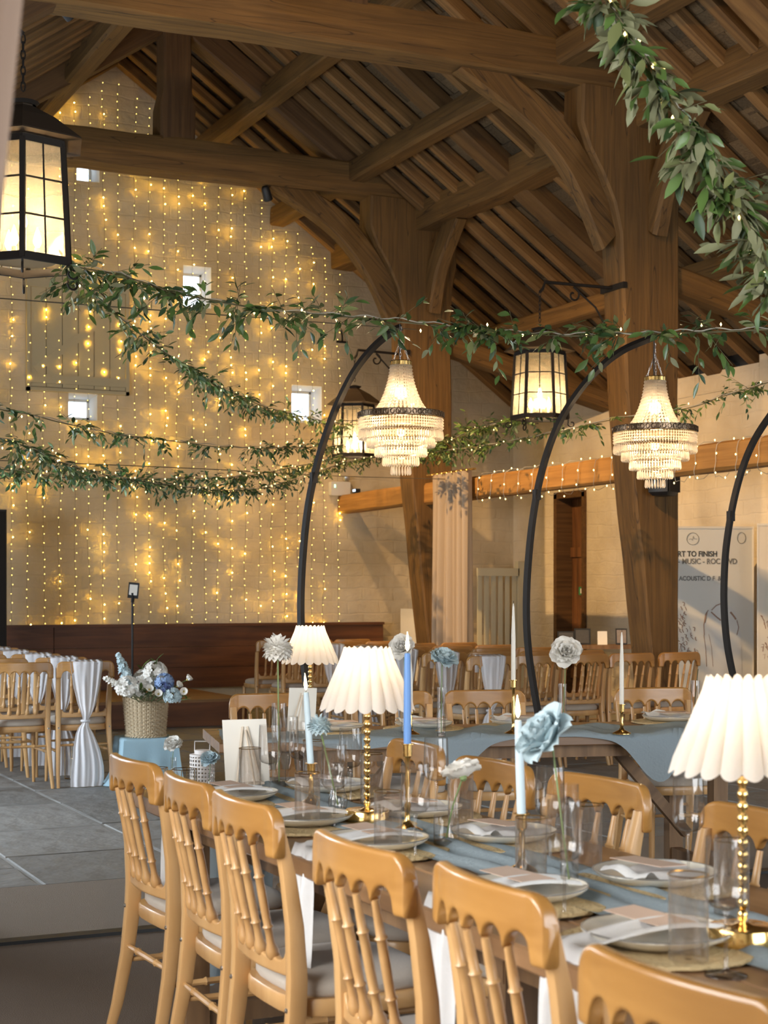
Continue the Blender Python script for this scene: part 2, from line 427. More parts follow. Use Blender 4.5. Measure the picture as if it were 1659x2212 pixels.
def holed_wall(name, mat, label, P, us, zs, holes, wob=0.0):
    """P(a, z) -> point; grid of faces that leaves the holes open"""
    cu = sorted(set([round(x, 4) for x in us] + [round(x, 4) for h in holes for x in h[:2]]))
    cz = sorted(set([round(x, 4) for x in zs] + [round(x, 4) for h in holes for x in h[2:]]))
    mb = MB(); idx = {}
    for i, a in enumerate(cu):
        for j, z in enumerate(cz):
            idx[i, j] = len(mb.v); mb.v.append(tuple(P(a, z)))
    for i in range(len(cu) - 1):
        for j in range(len(cz) - 1):
            a, z = (cu[i] + cu[i + 1]) / 2, (cz[j] + cz[j + 1]) / 2
            if any(h[0] < a < h[1] and h[2] < z < h[3] for h in holes): continue
            mb.f.append((idx[i, j], idx[i + 1, j], idx[i + 1, j + 1], idx[i, j + 1])); mb.m.append(0)
    return tag(mb.build(name, mat, sm=0), label, None, None, 'structure')
def fr(a, b, n): return [a + (b - a) * i / n for i in range(n + 1)]

# ---- floor: flagstones one by one, mortar below, carpet in front
floor = tag(MB().box((4.75, 12.85, -.05), (11.5, 10.5, .08)).build('floor', JOINT, sm=0), 'grey riven flagstone floor of the barn', None, None, 'structure')
FLAGM = []
for q in range(4):
    rr = random.Random(q); mb = MB()
    ring = lambda k, z: [(x * k[0] + rr.uniform(-.008, .008), y * k[1] + rr.uniform(-.008, .008), z) for x, y in ((-.5, -.5), (0, -.5), (.5, -.5), (.5, 0), (.5, .5), (0, .5), (-.5, .5), (-.5, 0))]
    mb.loft([ring((1, 1), -.04), ring((1, 1), -.006), ring((.975, .985), 0)], cap=True)
    FLAGM.append(mb.mesh('flagstone', FLAG, 0))
u = -0.9; rr = random.Random(3)
while u < UW - .1:
    w = rr.uniform(.55, .85); v = 7.62 - rr.uniform(0, .5)
    while v < VG:
        l = rr.uniform(.6, 1.15); v0, v1 = max(v, 7.62), min(v + l, VG)
        if v1 - v0 > .12 and u + w > (v0 * .28 - 2.6) :
            link('flagstone', FLAGM[rr.randrange(4)], floor, (u + w / 2, (v0 + v1) / 2, rr.uniform(-.004, .0)), (0, 0, 0), (w - .022, v1 - v0 - .022, 1))
        v += l
    u += w
tag(MB().box((4.75, 7.02, -.03), (11.5, 1.15, .07)).build('floor_carpet', CARPET, sm=0), 'beige carpet strip between the flagstones and the dark floor edge', None, None, 'structure')
tag(MB().box((4.75, 1.1, -.04), (11.5, 10.6, .07)).build('floor_carpet', CARPET2, sm=0), 'dark brown carpet under the near dining table', None, None, 'structure')
tag(MB().box((4.75, 6.43, -.004), (11.5, .075, .026)).build('trim_1', BLACKM, sm=0), 'black edging strip between the two carpets', None, None, 'structure')
tag(MB().box((4.75, 7.605, -.008), (11.5, .03, .018)).build('trim_2', BLACKM, sm=0), 'thin dark strip where carpet meets flagstones', None, None, 'structure')

# ---- far gable with its deep small windows
def win(px0, px1, py0, py1):
    a, b = at_v(px0, py1, VG), at_v(px1, py0, VG)
    return (a.x, b.x, a.z, b.z)
WIN = [win(396, 456, 578, 662), win(630, 695, 835, 912), win(148, 210, 852, 906), win(166, 215, 330, 389)]
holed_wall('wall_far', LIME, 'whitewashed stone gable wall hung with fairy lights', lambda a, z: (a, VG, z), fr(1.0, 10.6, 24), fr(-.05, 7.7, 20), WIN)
REVEAL = pm('white_reveal_plaster', (.72, .70, .66), .9, bump=(15, .3, .01))
for i, (a, b, z0, z1) in enumerate(WIN):
    w = struct('window_%d' % (i + 1), 'small deep window in the gable wall')
    D = .34; m = .04
    f0 = [(a, VG, z0), (b, VG, z0), (b, VG, z1), (a, VG, z1)]; f1 = [(a, VG + D, z0 + m), (b - .02, VG + D, z0 + m), (b - .02, VG + D, z1 - m), (a, VG + D, z1 - m)]
    MB().loft([f0, f1], cap=False).build('reveal', REVEAL, w, sm=0)
    fm = MB(); y = VG + D - .02
    for (c, s) in (((a + .012, y, (z0 + z1) / 2), (.025, .03, z1 - z0)), ((b - .03, y, (z0 + z1) / 2), (.025, .03, z1 - z0)), (((a + b) / 2, y, z0 + m + .01), (b - a, .03, .025)), (((a + b) / 2, y, z1 - m - .01), (b - a, .03, .025))): fm.box(c, s)
    fm.build('window_frame', WHITE_PL, w, sm=0)
    MB().box(((a + b) / 2, y, (z0 + z1) / 2), (b - a, .004, z1 - z0)).build('pane', WINPANE, w, sm=0)

# ---- right aisle wall, ragged along its top, with a doorway
DOORV = (16.35, 17.05, -.05, 2.62)
rr = random.Random(5)
zs = fr(-.05, 3.55, 10)
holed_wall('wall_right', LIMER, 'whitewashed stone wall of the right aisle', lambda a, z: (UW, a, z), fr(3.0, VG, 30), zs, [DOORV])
top = MB(); v = 3.0
while v < VG:
    l = rr.uniform(.35, .8); h = rr.choice([.18, .22, .30, .34]); top.box((UW + .16, v + l / 2, 3.55 + h / 2 - .02), (.34, l - .004, h)); v += l
tag(top.build('wall_right_coping', LIMER, sm=0), 'uneven top course of the right aisle wall', None, None, 'structure')
dr = struct('door_1', 'dark wooden plank door in the aisle wall')
for k in range(4):
    w = (DOORV[1] - DOORV[0]) / 4
    MB().box((UW + .22, DOORV[0] + w * (k + .5), 1.28), (.04, w - .008, 2.56)).build('plank', DOORW, dr, sm=0)
for z in (.4, 1.9): MB().box((UW + .19, 16.7, z), (.03, .62, .12)).build('rail', DOORW, dr, sm=0)
fm = MB()
for v in (DOORV[0] + .03, DOORV[1] - .03): fm.box((UW + .1, v, 1.3), (.26, .07, 2.64))
fm.box((UW + .1, 16.7, 2.6), (.26, .7, .08)); fm.build('door_frame', OAK_DARK, dr, sm=0)

# ---- the walls behind and beside the camera, with the openings that let the daylight in
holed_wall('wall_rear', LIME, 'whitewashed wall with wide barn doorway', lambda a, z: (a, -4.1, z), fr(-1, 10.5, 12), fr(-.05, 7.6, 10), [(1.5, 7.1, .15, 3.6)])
holed_wall('wall_left', LIMER, 'whitewashed wall with two windows', lambda a, z: (-1.0, a, z), fr(-4.1, VG, 20), fr(-.05, 3.3, 6), [(1.3, 3.9, .95, 2.65), (9.2, 11.6, .85, 2.55)])

# ---- roof: underlay, stone slates, rafters
roof = MB(); k = .25
roof.add([(U_RIDGE, -4.2, Z_RIDGE + k), (U_RIDGE, VG + .4, Z_RIDGE + k), (11.2, VG + .4, zr(11.2) + k), (11.2, -4.2, zr(11.2) + k)], [(0, 1, 2, 3)])
roof.add([(U_RIDGE, -4.2, Z_RIDGE + k), (U_RIDGE, VG + .4, Z_RIDGE + k), (-1.6, VG + .4, zr(-1.6) + k), (-1.6, -4.2, zr(-1.6) + k)], [(3, 2, 1, 0)])
roof = tag(roof.build('ceiling', DECK, sm=0), 'underside of the stone slate roof between dark rafters', None, None, 'structure')
ANG = math.atan(PITCH)
rm = MB(); L_R = 6.7
rings = []
for i in range(7):
    x = L_R * i / 6
    rings.append([(x, a + noise.noise((x, 3.1, 0)) * .012, b + noise.noise((x, 7.7, 2)) * .012) for a, b in rrect(.055, .065, .012, 1)])
rm.loft(rings); RAFM = rm.mesh('rafter', RAFTER, 30)
def rafter(v, side, wide=1.0, deep=1.0, drop=0.0):
    o = link('rafter', RAFM, roof, (U_RIDGE, v, Z_RIDGE + .075 - drop), (0, ANG, 0 if side > 0 else PI), (1, wide, deep))
    return o
v = 5.6; rr = random.Random(8); k = 0
MID = (9.6, 13.85)
while v < VG - .05:
    if all(abs(v - m) > .22 for m in MID): rafter(v, 1, rr.uniform(.85, 1.15), rr.uniform(.85, 1.1))
    if v > 12: rafter(v, -1)
    v += rr.uniform(.36, .44)
for m in MID: rafter(m, 1, 2.6, 1.5, .02)
# slates: the nearest in view singly, the rest joined
slates = []; rr = random.Random(21); s = .1
while s < 6.6:
    v = 6.0
    while v < VG:
        w = rr.uniform(.2, .42)
        slates.append((s, v + w / 2, w - .012, .30, rr.uniform(-.012, .012), rr.uniform(-.02, .02))); v += w
    s += .235
def slate_M(sl):
    s_, v_, w, l, dz, tl = sl
    c, sn = math.cos(ANG), math.sin(ANG)
    p = Vector((U_RIDGE + s_ * c, v_, Z_RIDGE - s_ * sn + .175 + dz))
    return Matrix.Translation(p) @ Matrix.Rotation(ANG - .05 + tl, 4, 'Y') @ Matrix.Diagonal((l, w, .018, 1))
def seen(sl):
    p = slate_M(sl).translation; d = SY * p.x + CY * p.y; X = CY * p.x - SY * p.y
    px, py = 829.5 + X / d * F_PX, HORIZON - (p.z - EYE) / d * F_PX
    return d if (-20 < px < 1680 and -20 < py < 900) else 99
slates.sort(key=seen)
SLM = MB().box((0, 0, 0), (1, 1, 1)).mesh('slate', SLATE, 0)
for sl in slates[:300]: link('slate', SLM, roof, M=slate_M(sl))
rest = MB()
for sl in slates[300:]: rest.box((0, 0, 0), (1, 1, 1), 0, slate_M(sl))
tag(rest.build('slate_rows', SLATE, roof, sm=0), kind='stuff')

# ---- timbers
def timber(name, pts, w, h, mat, parent=None, label=None, up=(0, 0, 1), wob=.012, seed=0, wh=None):
    """a hewn timber through pts; local x runs along it so the grain follows"""
    pts = [Vector(p) for p in pts]; M = frame_from(pts[0], pts[-1], up); Mi = M.inverted()
    path = catmull(pts, 5) if len(pts) > 2 else [pts[0].lerp(pts[1], i / 8) for i in range(9)]
    rings = []; rd = random.Random(seed); off = rd.uniform(0, 50)
    L_ = len(path)
    for i, p in enumerate(path):
        q = Mi @ p
        a, b = (w, h) if wh is None else wh(i / (L_ - 1))
        ring = []
        for j, (y, z) in enumerate(rrect(a / 2, b / 2, .022, 1)):
            nz = noise.noise((q.x * 1.3 + off, j * .7, off)) * wob
            ring.append((q.x, q.y + y + (nz if y > 0 else -nz), q.z + z + nz))
        rings.append(ring)
    mb = MB().loft(rings); me = mb.mesh(name, mat, 35)
    o = link(name, me, parent, M=M)
    if label: tag(o, label, None, None, 'structure')
    return o
def post(name, label, uc, vc, seed, h=5.72):
    """jowled arcade post, widening towards the nave as it rises"""
    prof = [(0, .06), (.87, 0), (1.6, -.08), (2.4, -.19), (3.6, -.27), (4.5, -.31), (4.85, -.40), (5.2, -.62), (5.4, -.70), (h, -.70)]
    rings = []; 
    for z in [0, .4, .87, 1.3, 1.7, 2.1, 2.6, 3.1, 3.6, 4.1, 4.5, 4.75, 5.0, 5.2, 5.4, 5.55, h]:
        l = interp(prof, z) + .0; r = .30 + (.06 if z > 4.9 else 0)
        nz = noise.noise((z * 1.1 + seed * 9, seed, 0)) * .02
        ring = []
        c, hw = (l + r) / 2, (r - l) / 2
        for x, y in rrect(hw, .16, .02, 1): ring.append((z, y + nz, -(x + c) + nz))
        rings.append(ring)
    M = Matrix(((0, 0, -1, uc), (0, 1, 0, vc), (1, 0, 0, 0), (0, 0, 0, 1)))
    o = link(name, MB().loft(rings).mesh(name, OAK, 35), None, M=M)
    return tag(o, label, None, None, 'structure')
post('arcade_post', 'broad oak post nearest the banner with iron lantern bracket', UA, V2, 1)
post('arcade_post', 'oak post beside the hanging curtain', UA, V1, 2)
post('arcade_post', 'oak post of the arcade beside the near tables', UA, 7.44, 3)

def truss(v, n, near):
    t = struct('roof_truss', n)
    timber('tie_beam', [(1.0, v, 5.80), (3.0, v, 5.87), (5.2, v, 5.90), (8.45, v, 5.89)], .32, .35, OAK, t, wob=.03, seed=v)
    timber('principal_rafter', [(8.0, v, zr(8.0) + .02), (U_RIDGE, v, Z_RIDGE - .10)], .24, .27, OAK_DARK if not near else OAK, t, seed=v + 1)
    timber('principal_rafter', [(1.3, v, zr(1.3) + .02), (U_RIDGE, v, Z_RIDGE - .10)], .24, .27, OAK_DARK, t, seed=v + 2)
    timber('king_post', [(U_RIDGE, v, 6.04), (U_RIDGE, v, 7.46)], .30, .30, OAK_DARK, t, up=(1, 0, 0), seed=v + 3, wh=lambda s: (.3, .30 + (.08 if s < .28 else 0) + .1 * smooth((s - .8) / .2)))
    timber('curved_brace', [(UA - .34, v, 4.45), (UA - .62, v, 4.98), (UA - 1.05, v, 5.42), (UA - 1.75, v, 5.80)], .16, .27, OAK, t, seed=v + 4, wob=.02)
    return t
truss(V1, 'far oak roof truss with king post in front of the gable', False)
truss(7.44, 'oak roof truss above the near tables', True)
truss(V2, 'near oak roof truss crossing the top of the picture', True)
pur = lambda n, u, w, h, v0, v1, seed, lab, dz=-.13: timber('purlin', [(u, v0, zr(u) + dz), (u, v1, zr(u) + dz)], w, h, OAK, None, lab, seed=seed, wob=.02)
pur(0, 6.2, .2, .22, 2.0, VG, 31, 'upper purlin under the right roof slope')
pur(0, 7.2, .2, .22, 2.0, VG, 32, 'middle purlin under the right roof slope')
pur(0, 9.35, .18, .20, 4.0, VG, 33, 'purlin over the right aisle')
pur(0, 4.1, .2, .22, 8.0, VG, 34, 'upper purlin under the left roof slope')
timber('arcade_plate', [(UA, 3.0, 5.56), (UA, 9.0, 5.57), (UA, 14, 5.55), (UA, VG, 5.53)], .30, .30, OAK, None, 'heavy oak plate running along the tops of the posts', seed=36, wob=.03)
for vv in (V1, V2, 7.44):
    for s in (-1,):
        b = timber('arcade_brace', [(UA + .05, vv - .14, 4.55), (UA + .05, vv - .32, 5.0), (UA + .05, vv - .75, 5.46)], .15, .26, OAK, None, 'short curved brace from post up to arcade plate', seed=40 + vv, wob=.015)
        b['group'] = 'arcade braces'
# aisle ties and slanting aisle rafters behind the posts
for vv in (V1, V2):
    timber('aisle_tie', [(UA + .2, vv, 4.2), (UW + .1, vv, 3.62)], .2, .22, OAK, None, 'sloping aisle timber behind the arcade post', seed=50 + vv)['group'] = 'aisle timbers'
# low rail between the posts
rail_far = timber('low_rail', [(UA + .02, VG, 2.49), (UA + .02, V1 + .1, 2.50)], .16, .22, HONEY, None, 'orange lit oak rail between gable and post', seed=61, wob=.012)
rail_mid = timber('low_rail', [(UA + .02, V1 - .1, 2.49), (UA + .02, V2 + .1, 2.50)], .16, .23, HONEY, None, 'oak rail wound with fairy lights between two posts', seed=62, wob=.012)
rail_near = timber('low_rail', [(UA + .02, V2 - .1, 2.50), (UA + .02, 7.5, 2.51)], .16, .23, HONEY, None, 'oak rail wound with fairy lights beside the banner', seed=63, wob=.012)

# leaning post close to the lens at the left
b0 = cam2w(-.74, 1.5, 0); b1 = cam2w(-.47, 1.5, 2.35)
timber('leaning_post', [b0, b1], .30, .26, wood('pale_oak', (.26, .17, .12), (.34, .235, .17), .7, scale=(.8, 9, 9)), None, 'pale oak post close to the lens at the left edge', up=(0, 1, 0), seed=70)

# ---- stage with high boarded back
st = thing('stage', 'low dark wooden stage with boarded back below the fairy lights', 'stage')
for k in range(3):
    z0, z1 = .28 + .242 * k, .28 + .242 * (k + 1)
    for (a, b) in ((1.0, 4.42), (4.425, 8.55)):
        MB().box(((a + b) / 2, 17.97, (z0 + z1) / 2), (b - a - .004, .05, z1 - z0 - .004)).build('back_board', STAGE, st, sm=0)
MB().box((4.77, 17.96, 1.02), (7.56, .10, .03)).build('top_rail', STAGE, st, sm=0)
for k in range(10):
    v = 15.95 + .199 * (k + .5)
    MB().box((3.5, v, .265), (5.0, .193, .03)).build('deck_board', wood('stage_deck%d' % k, (.16, .075, .022), (.28, .14, .05), .5) if k == 0 else bpy.data.materials['stage_deck0'], st, sm=0)
MB().box((3.5, 15.97, .125), (5.0, .03, .25)).build('riser', STAGE, st, sm=0)
MB().box((5.97, 16.9, .125), (.03, 1.9, .25)).build('riser', STAGE, st, sm=0)

# ---- boarded shutter in the gable
a, b = at_v(64, 836, VG - .03), at_v(270, 605, VG - .03)
sh = thing('wall_shutter', 'cream boarded shutter high on the gable wall', 'shutter', ((a.x + b.x) / 2, VG - .035, a.z))
W, H = b.x - a.x, b.z - a.z
for k in range(6): MB().box((-W / 2 + W / 6 * (k + .5), 0, H / 2), (W / 6 - .008, .03, H - .02)).build('plank', PAINT_CREAM, sh, sm=0)
for z in (.1, H - .12): MB().box((0, -.025, z), (W, .025, .10)).build('rail', PAINT_CREAM, sh, sm=0)
bl = math.hypot(W * .9, H * .6)
MB().box((0, -.022, 0), (bl, .02, .085)).build('diagonal_brace', PAINT_CREAM, sh, (0, 0, H * .45), (0, -math.atan2(H * .6, W * .9), 0), sm=0)
fm = MB()
fm.box((-W / 2 - .02, -.01, H / 2), (.04, .06, H + .08)); fm.box((W / 2 + .02, -.01, H / 2), (.04, .06, H + .08)); fm.box((0, -.01, H + .02), (W + .08, .06, .04)); fm.box((0, -.01, -.02), (W + .08, .06, .04))
fm.build('shutter_frame', PAINT_CREAM, sh, sm=0)

# ---- curtain of fairy lights on the gable: each string is a part
fc = thing('fairy_light_curtain', 'curtain of warm yellow fairy lights hanging down the gable wall', 'fairy lights', (5.9, VG, .98))
rr = random.Random(4); u = 3.62; nb = 0
while u < 8.0:
    zt = zr(u) - .10; wire = MB(); pts = []
    z = 1.0; uu = u
    while z < zt:
        uu = u + noise.noise((u * 7, z * 1.7, 0)) * .03
        pts.append((uu, VG - .03 - .02 * noise.noise((u * 5, z * 3, 9)), z)); z += .15
    s_ = MB().tube([(p[0] - 5.9, p[1] - VG, p[2] - .98) for p in pts], .0016, 3)
    z = 1.03 + rr.uniform(0, .09)
    while z < zt - .02:
        uu = u + noise.noise((u * 7, z * 1.7, 0)) * .03 + rr.uniform(-.014, .014)
        hot = rr.random() < .20 + .12 * noise.noise((uu, z * .8, 3)); far = rr.uniform(.05, .095) if hot else rr.uniform(.03, .09)
        s_.octa((uu - 5.9, -far, z - .98), .0058, 1 if hot else 2, 1.2); nb += 1
        z += rr.uniform(.075, .115)
    s_.build('light_string', [DWIRE, FAIRY, FAIRY_DIM], fc, sm=0)
    u += rr.uniform(.155, .20)
# ---------------------------------------------------------------- chairs
def rrect2(a, b, r, e=.004):
    out = []
    for cx, cy, s in ((a - r, b - r, 0), (-a + r, b - r, 1), (-a + r, -b + r, 2), (a - r, -b + r, 3)):
        ps = [(cx + r * math.cos((s + k / 3) * PI / 2), cy + r * math.sin((s + k / 3) * PI / 2)) for k in range(4)]
        t0, t1 = s * PI / 2 - PI / 2, s * PI / 2 + PI
        out.append((ps[0][0] + e * math.cos(t0), ps[0][1] + e * math.sin(t0))); out += ps
        out.append((ps[3][0] + e * math.cos(t1), ps[3][1] + e * math.sin(t1)))
    return out
def sellipse(a, b, n=28, e=.55):
    out = []
    for k in range(n):
        t = 2 * PI * k / n; c, s = math.cos(t), math.sin(t)
        out.append((a * math.copysign(abs(c) ** e, c), b * math.copysign(abs(s) ** e, s)))
    return out
def bamboo(p0, p1, r, n=8, bulb=0.0, rings=(.28, .72), steps=None, thin=.72):
    p0, p1 = Vector(p0), Vector(p1); ts = [0, .03, .08, .13, .2, .26, .28, .30, .4, .5, .6, .70, .72, .74, .85, 1.0]; path = []; rad = []
    for t in ts:
        path.append(p0.lerp(p1, t))
        k = thin + (1 - thin) * math.sin(PI * t)
        if any(abs(t - q) < .005 for q in rings): k = 1.28
        if bulb and t < .14: k = [bulb * .7, bulb, bulb * .95, 1.0][ts.index(t)] if t in ts[:4] else k
        rad.append(r * k)
    return MB().tube(path, rad, n)
ARCH = .354 / 5
def y_top(x): return -.258 - .032 * (1 - (x / .212) ** 2)
def y_low(x): return -.204 - .024 * (1 - (x / .19) ** 2)
def make_chair():
    t = thing('banquet_chair', 'x', 'chair')
    for s in (-1, 1):
        rings = []
        for z, x, y, a, b in ((0, .203, -.285, .012, .014), (.12, .198, -.252, .014, .018), (.28, .19, -.222, .016, .021), (.42, .186, -.206, .018, .024), (.5, .185, -.203, .018, .024), (.62, .187, -.210, .0175, .021), (.74, .190, -.228, .017, .018), (.84, .193, -.250, .0165, .014)):
            rings.append([(s * x + p, y + q, z) for p, q in rrect(a, b, .009, 2)])
        bp_ = MB().loft(rings).build('back_post', CHAIRW, t)
        MB().tube([(s * .172, .165, .41), (s * .173, .168, .33), (s * .1735, .169, .32), (s * .174, .17, .31), (s * .178, .178, .12), (s * .18, .185, 0)], [.0175, .016, .019, .016, .015, .011], 10).build('front_leg', CHAIRW, t)
        bamboo((s * .19, -.215, .255), (s * .176, .172, .255), .0105).build('side_stretcher', CHAIRW, t)
        MB().ball((s * .187, -.228, .425), .0075, 8, 4).build('bolt', CHROME, bp_)
    rings = []
    N = 80
    for i in range(N + 1):
        x = -.212 + .424 * i / N; ax = abs(x)
        zt = .905 if ax < .165 else .858 + math.sqrt(max(1e-6, .047 ** 2 - (ax - .165) ** 2))
        if ax < .177:
            q = ((x + .177) % ARCH) / ARCH * 2 - 1
            zb = .790 + .046 * math.sqrt(max(0, 1 - (q * .98) ** 2))
        else: zb = .785
        hh = max(.003, (zt - zb) / 2); th = .012 if ax < .17 else .012 + .003 * min(1, (ax - .17) / .02)
        rings.append([(x, y_top(x) + a, (zt + zb) / 2 + b) for a, b in rrect2(th, max(hh, .0125), .0075, .0035)])
    MB().loft(rings).build('top_rail', CHAIRT, t, sm=180)
    rings = []
    for i in range(N + 1):
        x = -.186 + .372 * i / N
        q = ((x + .155) % (.31 / 5)) / (.31 / 5) * 2 - 1
        zt = .553 - (.020 * math.sqrt(max(0, 1 - q * q)) if abs(x) < .155 else -.004)
        rings.append([(x, y_low(x) + a, (zt + .498) / 2 + b) for a, b in rrect2(.011, (zt - .498) / 2, .0065, .003)])
    MB().loft(rings).build('lower_rail', CHAIRW, t, sm=180)
    for k in range(4):
        xt = -.177 + ARCH * (k + 1); xb = -.155 + .062 * (k + 1)
        bamboo((xb, y_low(xb) - .003, .528), (xt, y_top(xt), .805), .0105, 10, 1.55).build('spindle', CHAIRW, t)
    MB().loft([[(x * k, y * k + .0 - .012, z) for x, y in sellipse(.208, .205)] for z, k in ((.402, .985), (.406, 1), (.438, 1), (.444, .985))]).build('seat_frame', CHAIRW, t)
    MB().loft([[(x * k, y * k - .008, z) for x, y in sellipse(.196, .190)] for z, k in ((.443, .97), (.452, 1.0), (.468, 1.0), (.482, .955), (.491, .85), (.497, .6), (.499, .2))]).build('seat_cushion', PAD, t, sm=180)
    bamboo((-.174, .17, .30), (.174, .17, .30), .010).build('front_stretcher', CHAIRW, t)
    bamboo((-.19, -.222, .30), (.19, -.222, .30), .010).build('back_stretcher', CHAIRW, t)
    return t
chair0 = make_chair(); used = [False]
def chair(label, u, v, rz, group):
    if not used[0]:
        used[0] = True; chair0.location = (u, v, 0); chair0.rotation_euler = (0, 0, rz); chair0['label'] = label; chair0['group'] = group
        return chair0
    return dup(chair0, label, (u, v, 0), rz, group)
ORD = ['first', 'second', 'third', 'fourth', 'fifth', 'sixth', 'seventh', 'eighth', 'ninth', 'tenth']
g = 'chairs along the near dining table'
T1L = [(1.655, 4.67, 2), (1.645, 4.11, -2), (1.63, 3.65, 0), (1.60, 2.92, 1), (1.635, 2.44, -2), (1.52, 1.75, 3)]
nl = ['beech chair at the far end of the near table, beside the carpet', 'second beech chair from the far end along the near table', 'third beech chair from the far end along the near table',
      'beech chair fourth from the far end, behind a draped napkin', 'beech chair in the lower middle with broad scalloped top rail', 'closest beech chair, cut off by the bottom of the picture']
for (u, v, a), lab in zip(T1L, nl): chair(lab, u, v, -PI / 2 + math.radians(a), g)
T1R = [(2.11, 4.74, -3), (2.06, 4.11, 2), (2.10, 3.60, 4), (2.08, 2.93, -2)]
nr = ['beech chair across the near table, behind the blue candle', 'beech chair across the near table, behind the small white rose', 'beech chair across the near table, behind the pale blue rose', 'beech chair across the near table, under the big lamp']
for (u, v, a), lab in zip(T1R, nr): chair(lab, u, v, PI / 2 + math.radians(a), g)
T2_YAW = math.radians(-103.5); T2C = cam2w(.9, 7.63)
g = 'chairs behind the second dining table'
for px, d, lab in ((612, 7.86, 'beech chair behind the left end of the second table'), (868, 8.03, 'beech chair behind the blue candle at the second table'), (1070, 8.13, 'beech chair behind the tall white candle at the second table'), (1432, 8.33, 'beech chair behind the second table, by the folded napkin at right')):
    p = cam2w((px - 829.5) / F_PX * d, d - .26)
    chair(lab, p.x, p.y, T2_YAW - PI / 2 + PI + PI, g)
def in_view(u, v, m=60):
    d = SY * u + CY * v; X = CY * u - SY * v
    return -m < 829.5 + X / d * F_PX < 1659 + m
g = 'ceremony chairs left of the aisle'
LEFT_END = []
for r in range(6):
    v = 11.42 + .76 * r
    for j in range(3):
        u = 3.03 - .45 * j
        if not in_view(u, v): continue
        lab = '%s chair from the aisle in the %s row of the left block' % (ORD[j], ORD[r])
        a = math.radians(R.uniform(-4, 4)); 
        chair(lab, u, v + .2, a, g)
        if j == 0: LEFT_END.append((u, v + .2, a))
g = 'ceremony chairs right of the aisle'
RIGHT_END = []
for r in range(7):
    v = 11.02 + .76 * r
    for j in range(5):
        u = 6.14 + .45 * j
        if r > 0 and j > 3: continue
        if r > 4 and j > 2: continue
        lab = '%s chair from the aisle in the %s row of the right block' % (ORD[j], ORD[r])
        a = math.radians(R.uniform(-4, 4))
        chair(lab, u, v + .2, a, g)
        if j == 0: RIGHT_END.append((u, v + .2, a))

# ---- white sashes tied on the aisle chairs
def make_sash():
    prof = [(.20, .088), (.30, .074), (.40, .04), (.455, .021), (.475, .017), (.495, .021), (.55, .046), (.62, .065), (.75, .075), (.85, .085), (.905, .090)]
    def fn(s, t):
        x = s * 2 - 1
        if t < .1:                              # front flap over the rail
            z = .915 - (0.1 - t) * 1.4 if t < .09 else .915
            return (x * .120, -.235 + .01 * math.sin(x * 17) - (.05 if t > .05 else 0) * 0, z)
        q = (t - .1) / .9
        z = .913 * (1 - q) + .004
        w = interp([(0, .115), (.12, .105), (.25, .088), (.40, .042), (.46, .02), (.475, .017), (.49, .021), (.6, .052), (.75, .085), (.92, .108), (1, .118)], z / .913) if False else interp([(0, .118), (.06, .125), (.15, .118), (.28, .096), (.38, .066), (.455, .026), (.475, .021), (.50, .028), (.6, .068), (.72, .096), (.86, .116), (.92, .120)], z)
        back = -.305 if z > .55 else -.305 + .05 * smooth((.55 - z) / .12) - .04 * smooth((.4 - z) / .4)
        fold = .016 * noise.noise((x * 3.3, z * .7, 1)) + .007 * math.sin(x * 13 + 2.2 * noise.noise((x * 2, z * 1.5, 7))) * (.4 + .6 * min(1, abs(z - .475) * 5))
        return (x * w + .012 * math.sin(z * 9) * (z < .45), back + fold - .03 * (1 - x * x) * (.6 if z < .45 else .2), z)
    return MB().grid(fn, 33, 44).mesh('chair_sash', WHITE_CLOTH, 180)
SASH = make_sash()
def sash(u, v, a, lab, g):
    o = link('chair_sash', SASH, None, (u, v, 0), (0, 0, a)); tag(o, lab, 'sash', g)
    MB().tube([(.028 * math.cos(q), -.262 + .024 * math.sin(q), .475) for q in fr(0, 2 * PI, 14)][:-1], .009, 6, loop=True).build('knot', WHITE_CLOTH, o)
for i, (u, v, a) in enumerate(LEFT_END): sash(u, v, a, 'white chiffon sash on aisle chair of the %s left row' % ORD[i], 'white sashes left of the aisle')
for i, (u, v, a) in enumerate(RIGHT_END[:5]): sash(u, v, a, 'white chiffon sash on aisle chair of the %s right row' % ORD[i], 'white sashes right of the aisle')

# ---------------------------------------------------------------- tables (local y along the length, +x to the front)
TZ = .75
def plank_table(label, loc, rz, L_, W, n, trestles):
    t = thing('plank_table', label, 'table', loc, rz)
    w = W / n; rd = random.Random(label)
    for k in range(n):
        x = -W / 2 + w * (k + .5); rings = []
        for i in range(15):
            y = -L_ / 2 + L_ * i / 14
            rings.append([(x + a + (noise.noise((y * 4, k, 5)) * .006 if abs(a) > w / 2 - .012 else 0), y, TZ - .022 + b) for a, b in rrect(w / 2 - .0015, .022, .005, 1)])
        MB().loft(rings).build('top_plank', TABLEW, t, sm=40)
    for y in trestles:
        for s in (-1, 1): MB().box((s * (W / 2 - .10), y, .35), (.075, .07, .70)).build('leg', TABLEX, t, sm=0)
        MB().box((0, y, .67), (W - .12, .06, .07)).build('cross_bearer', TABLEX, t, sm=0)
        MB().box((0, y, .10), (W - .16, .05, .06)).build('foot_rail', TABLEX, t, sm=0)
    for s in (-1, 1):
        a, b = trestles[0], trestles[-1]
        MB().box((s * (W / 2 - .10), (a + b) / 2, .675), (.045, b - a, .055)).build('side_rail', TABLEX, t, sm=0)
    for k, y in enumerate(trestles):
        sg = 1 if k == 0 else -1
        o = MB().box((0, 0, 0), (.05, .60, .05)).build('diagonal_brace', TABLEX, t, (0, y + sg * .24, .46), (sg * .85, 0, 0), sm=0)
    return t
T1C, T1L_, T1W = (1.885, 2.75, 0), 4.72, .78
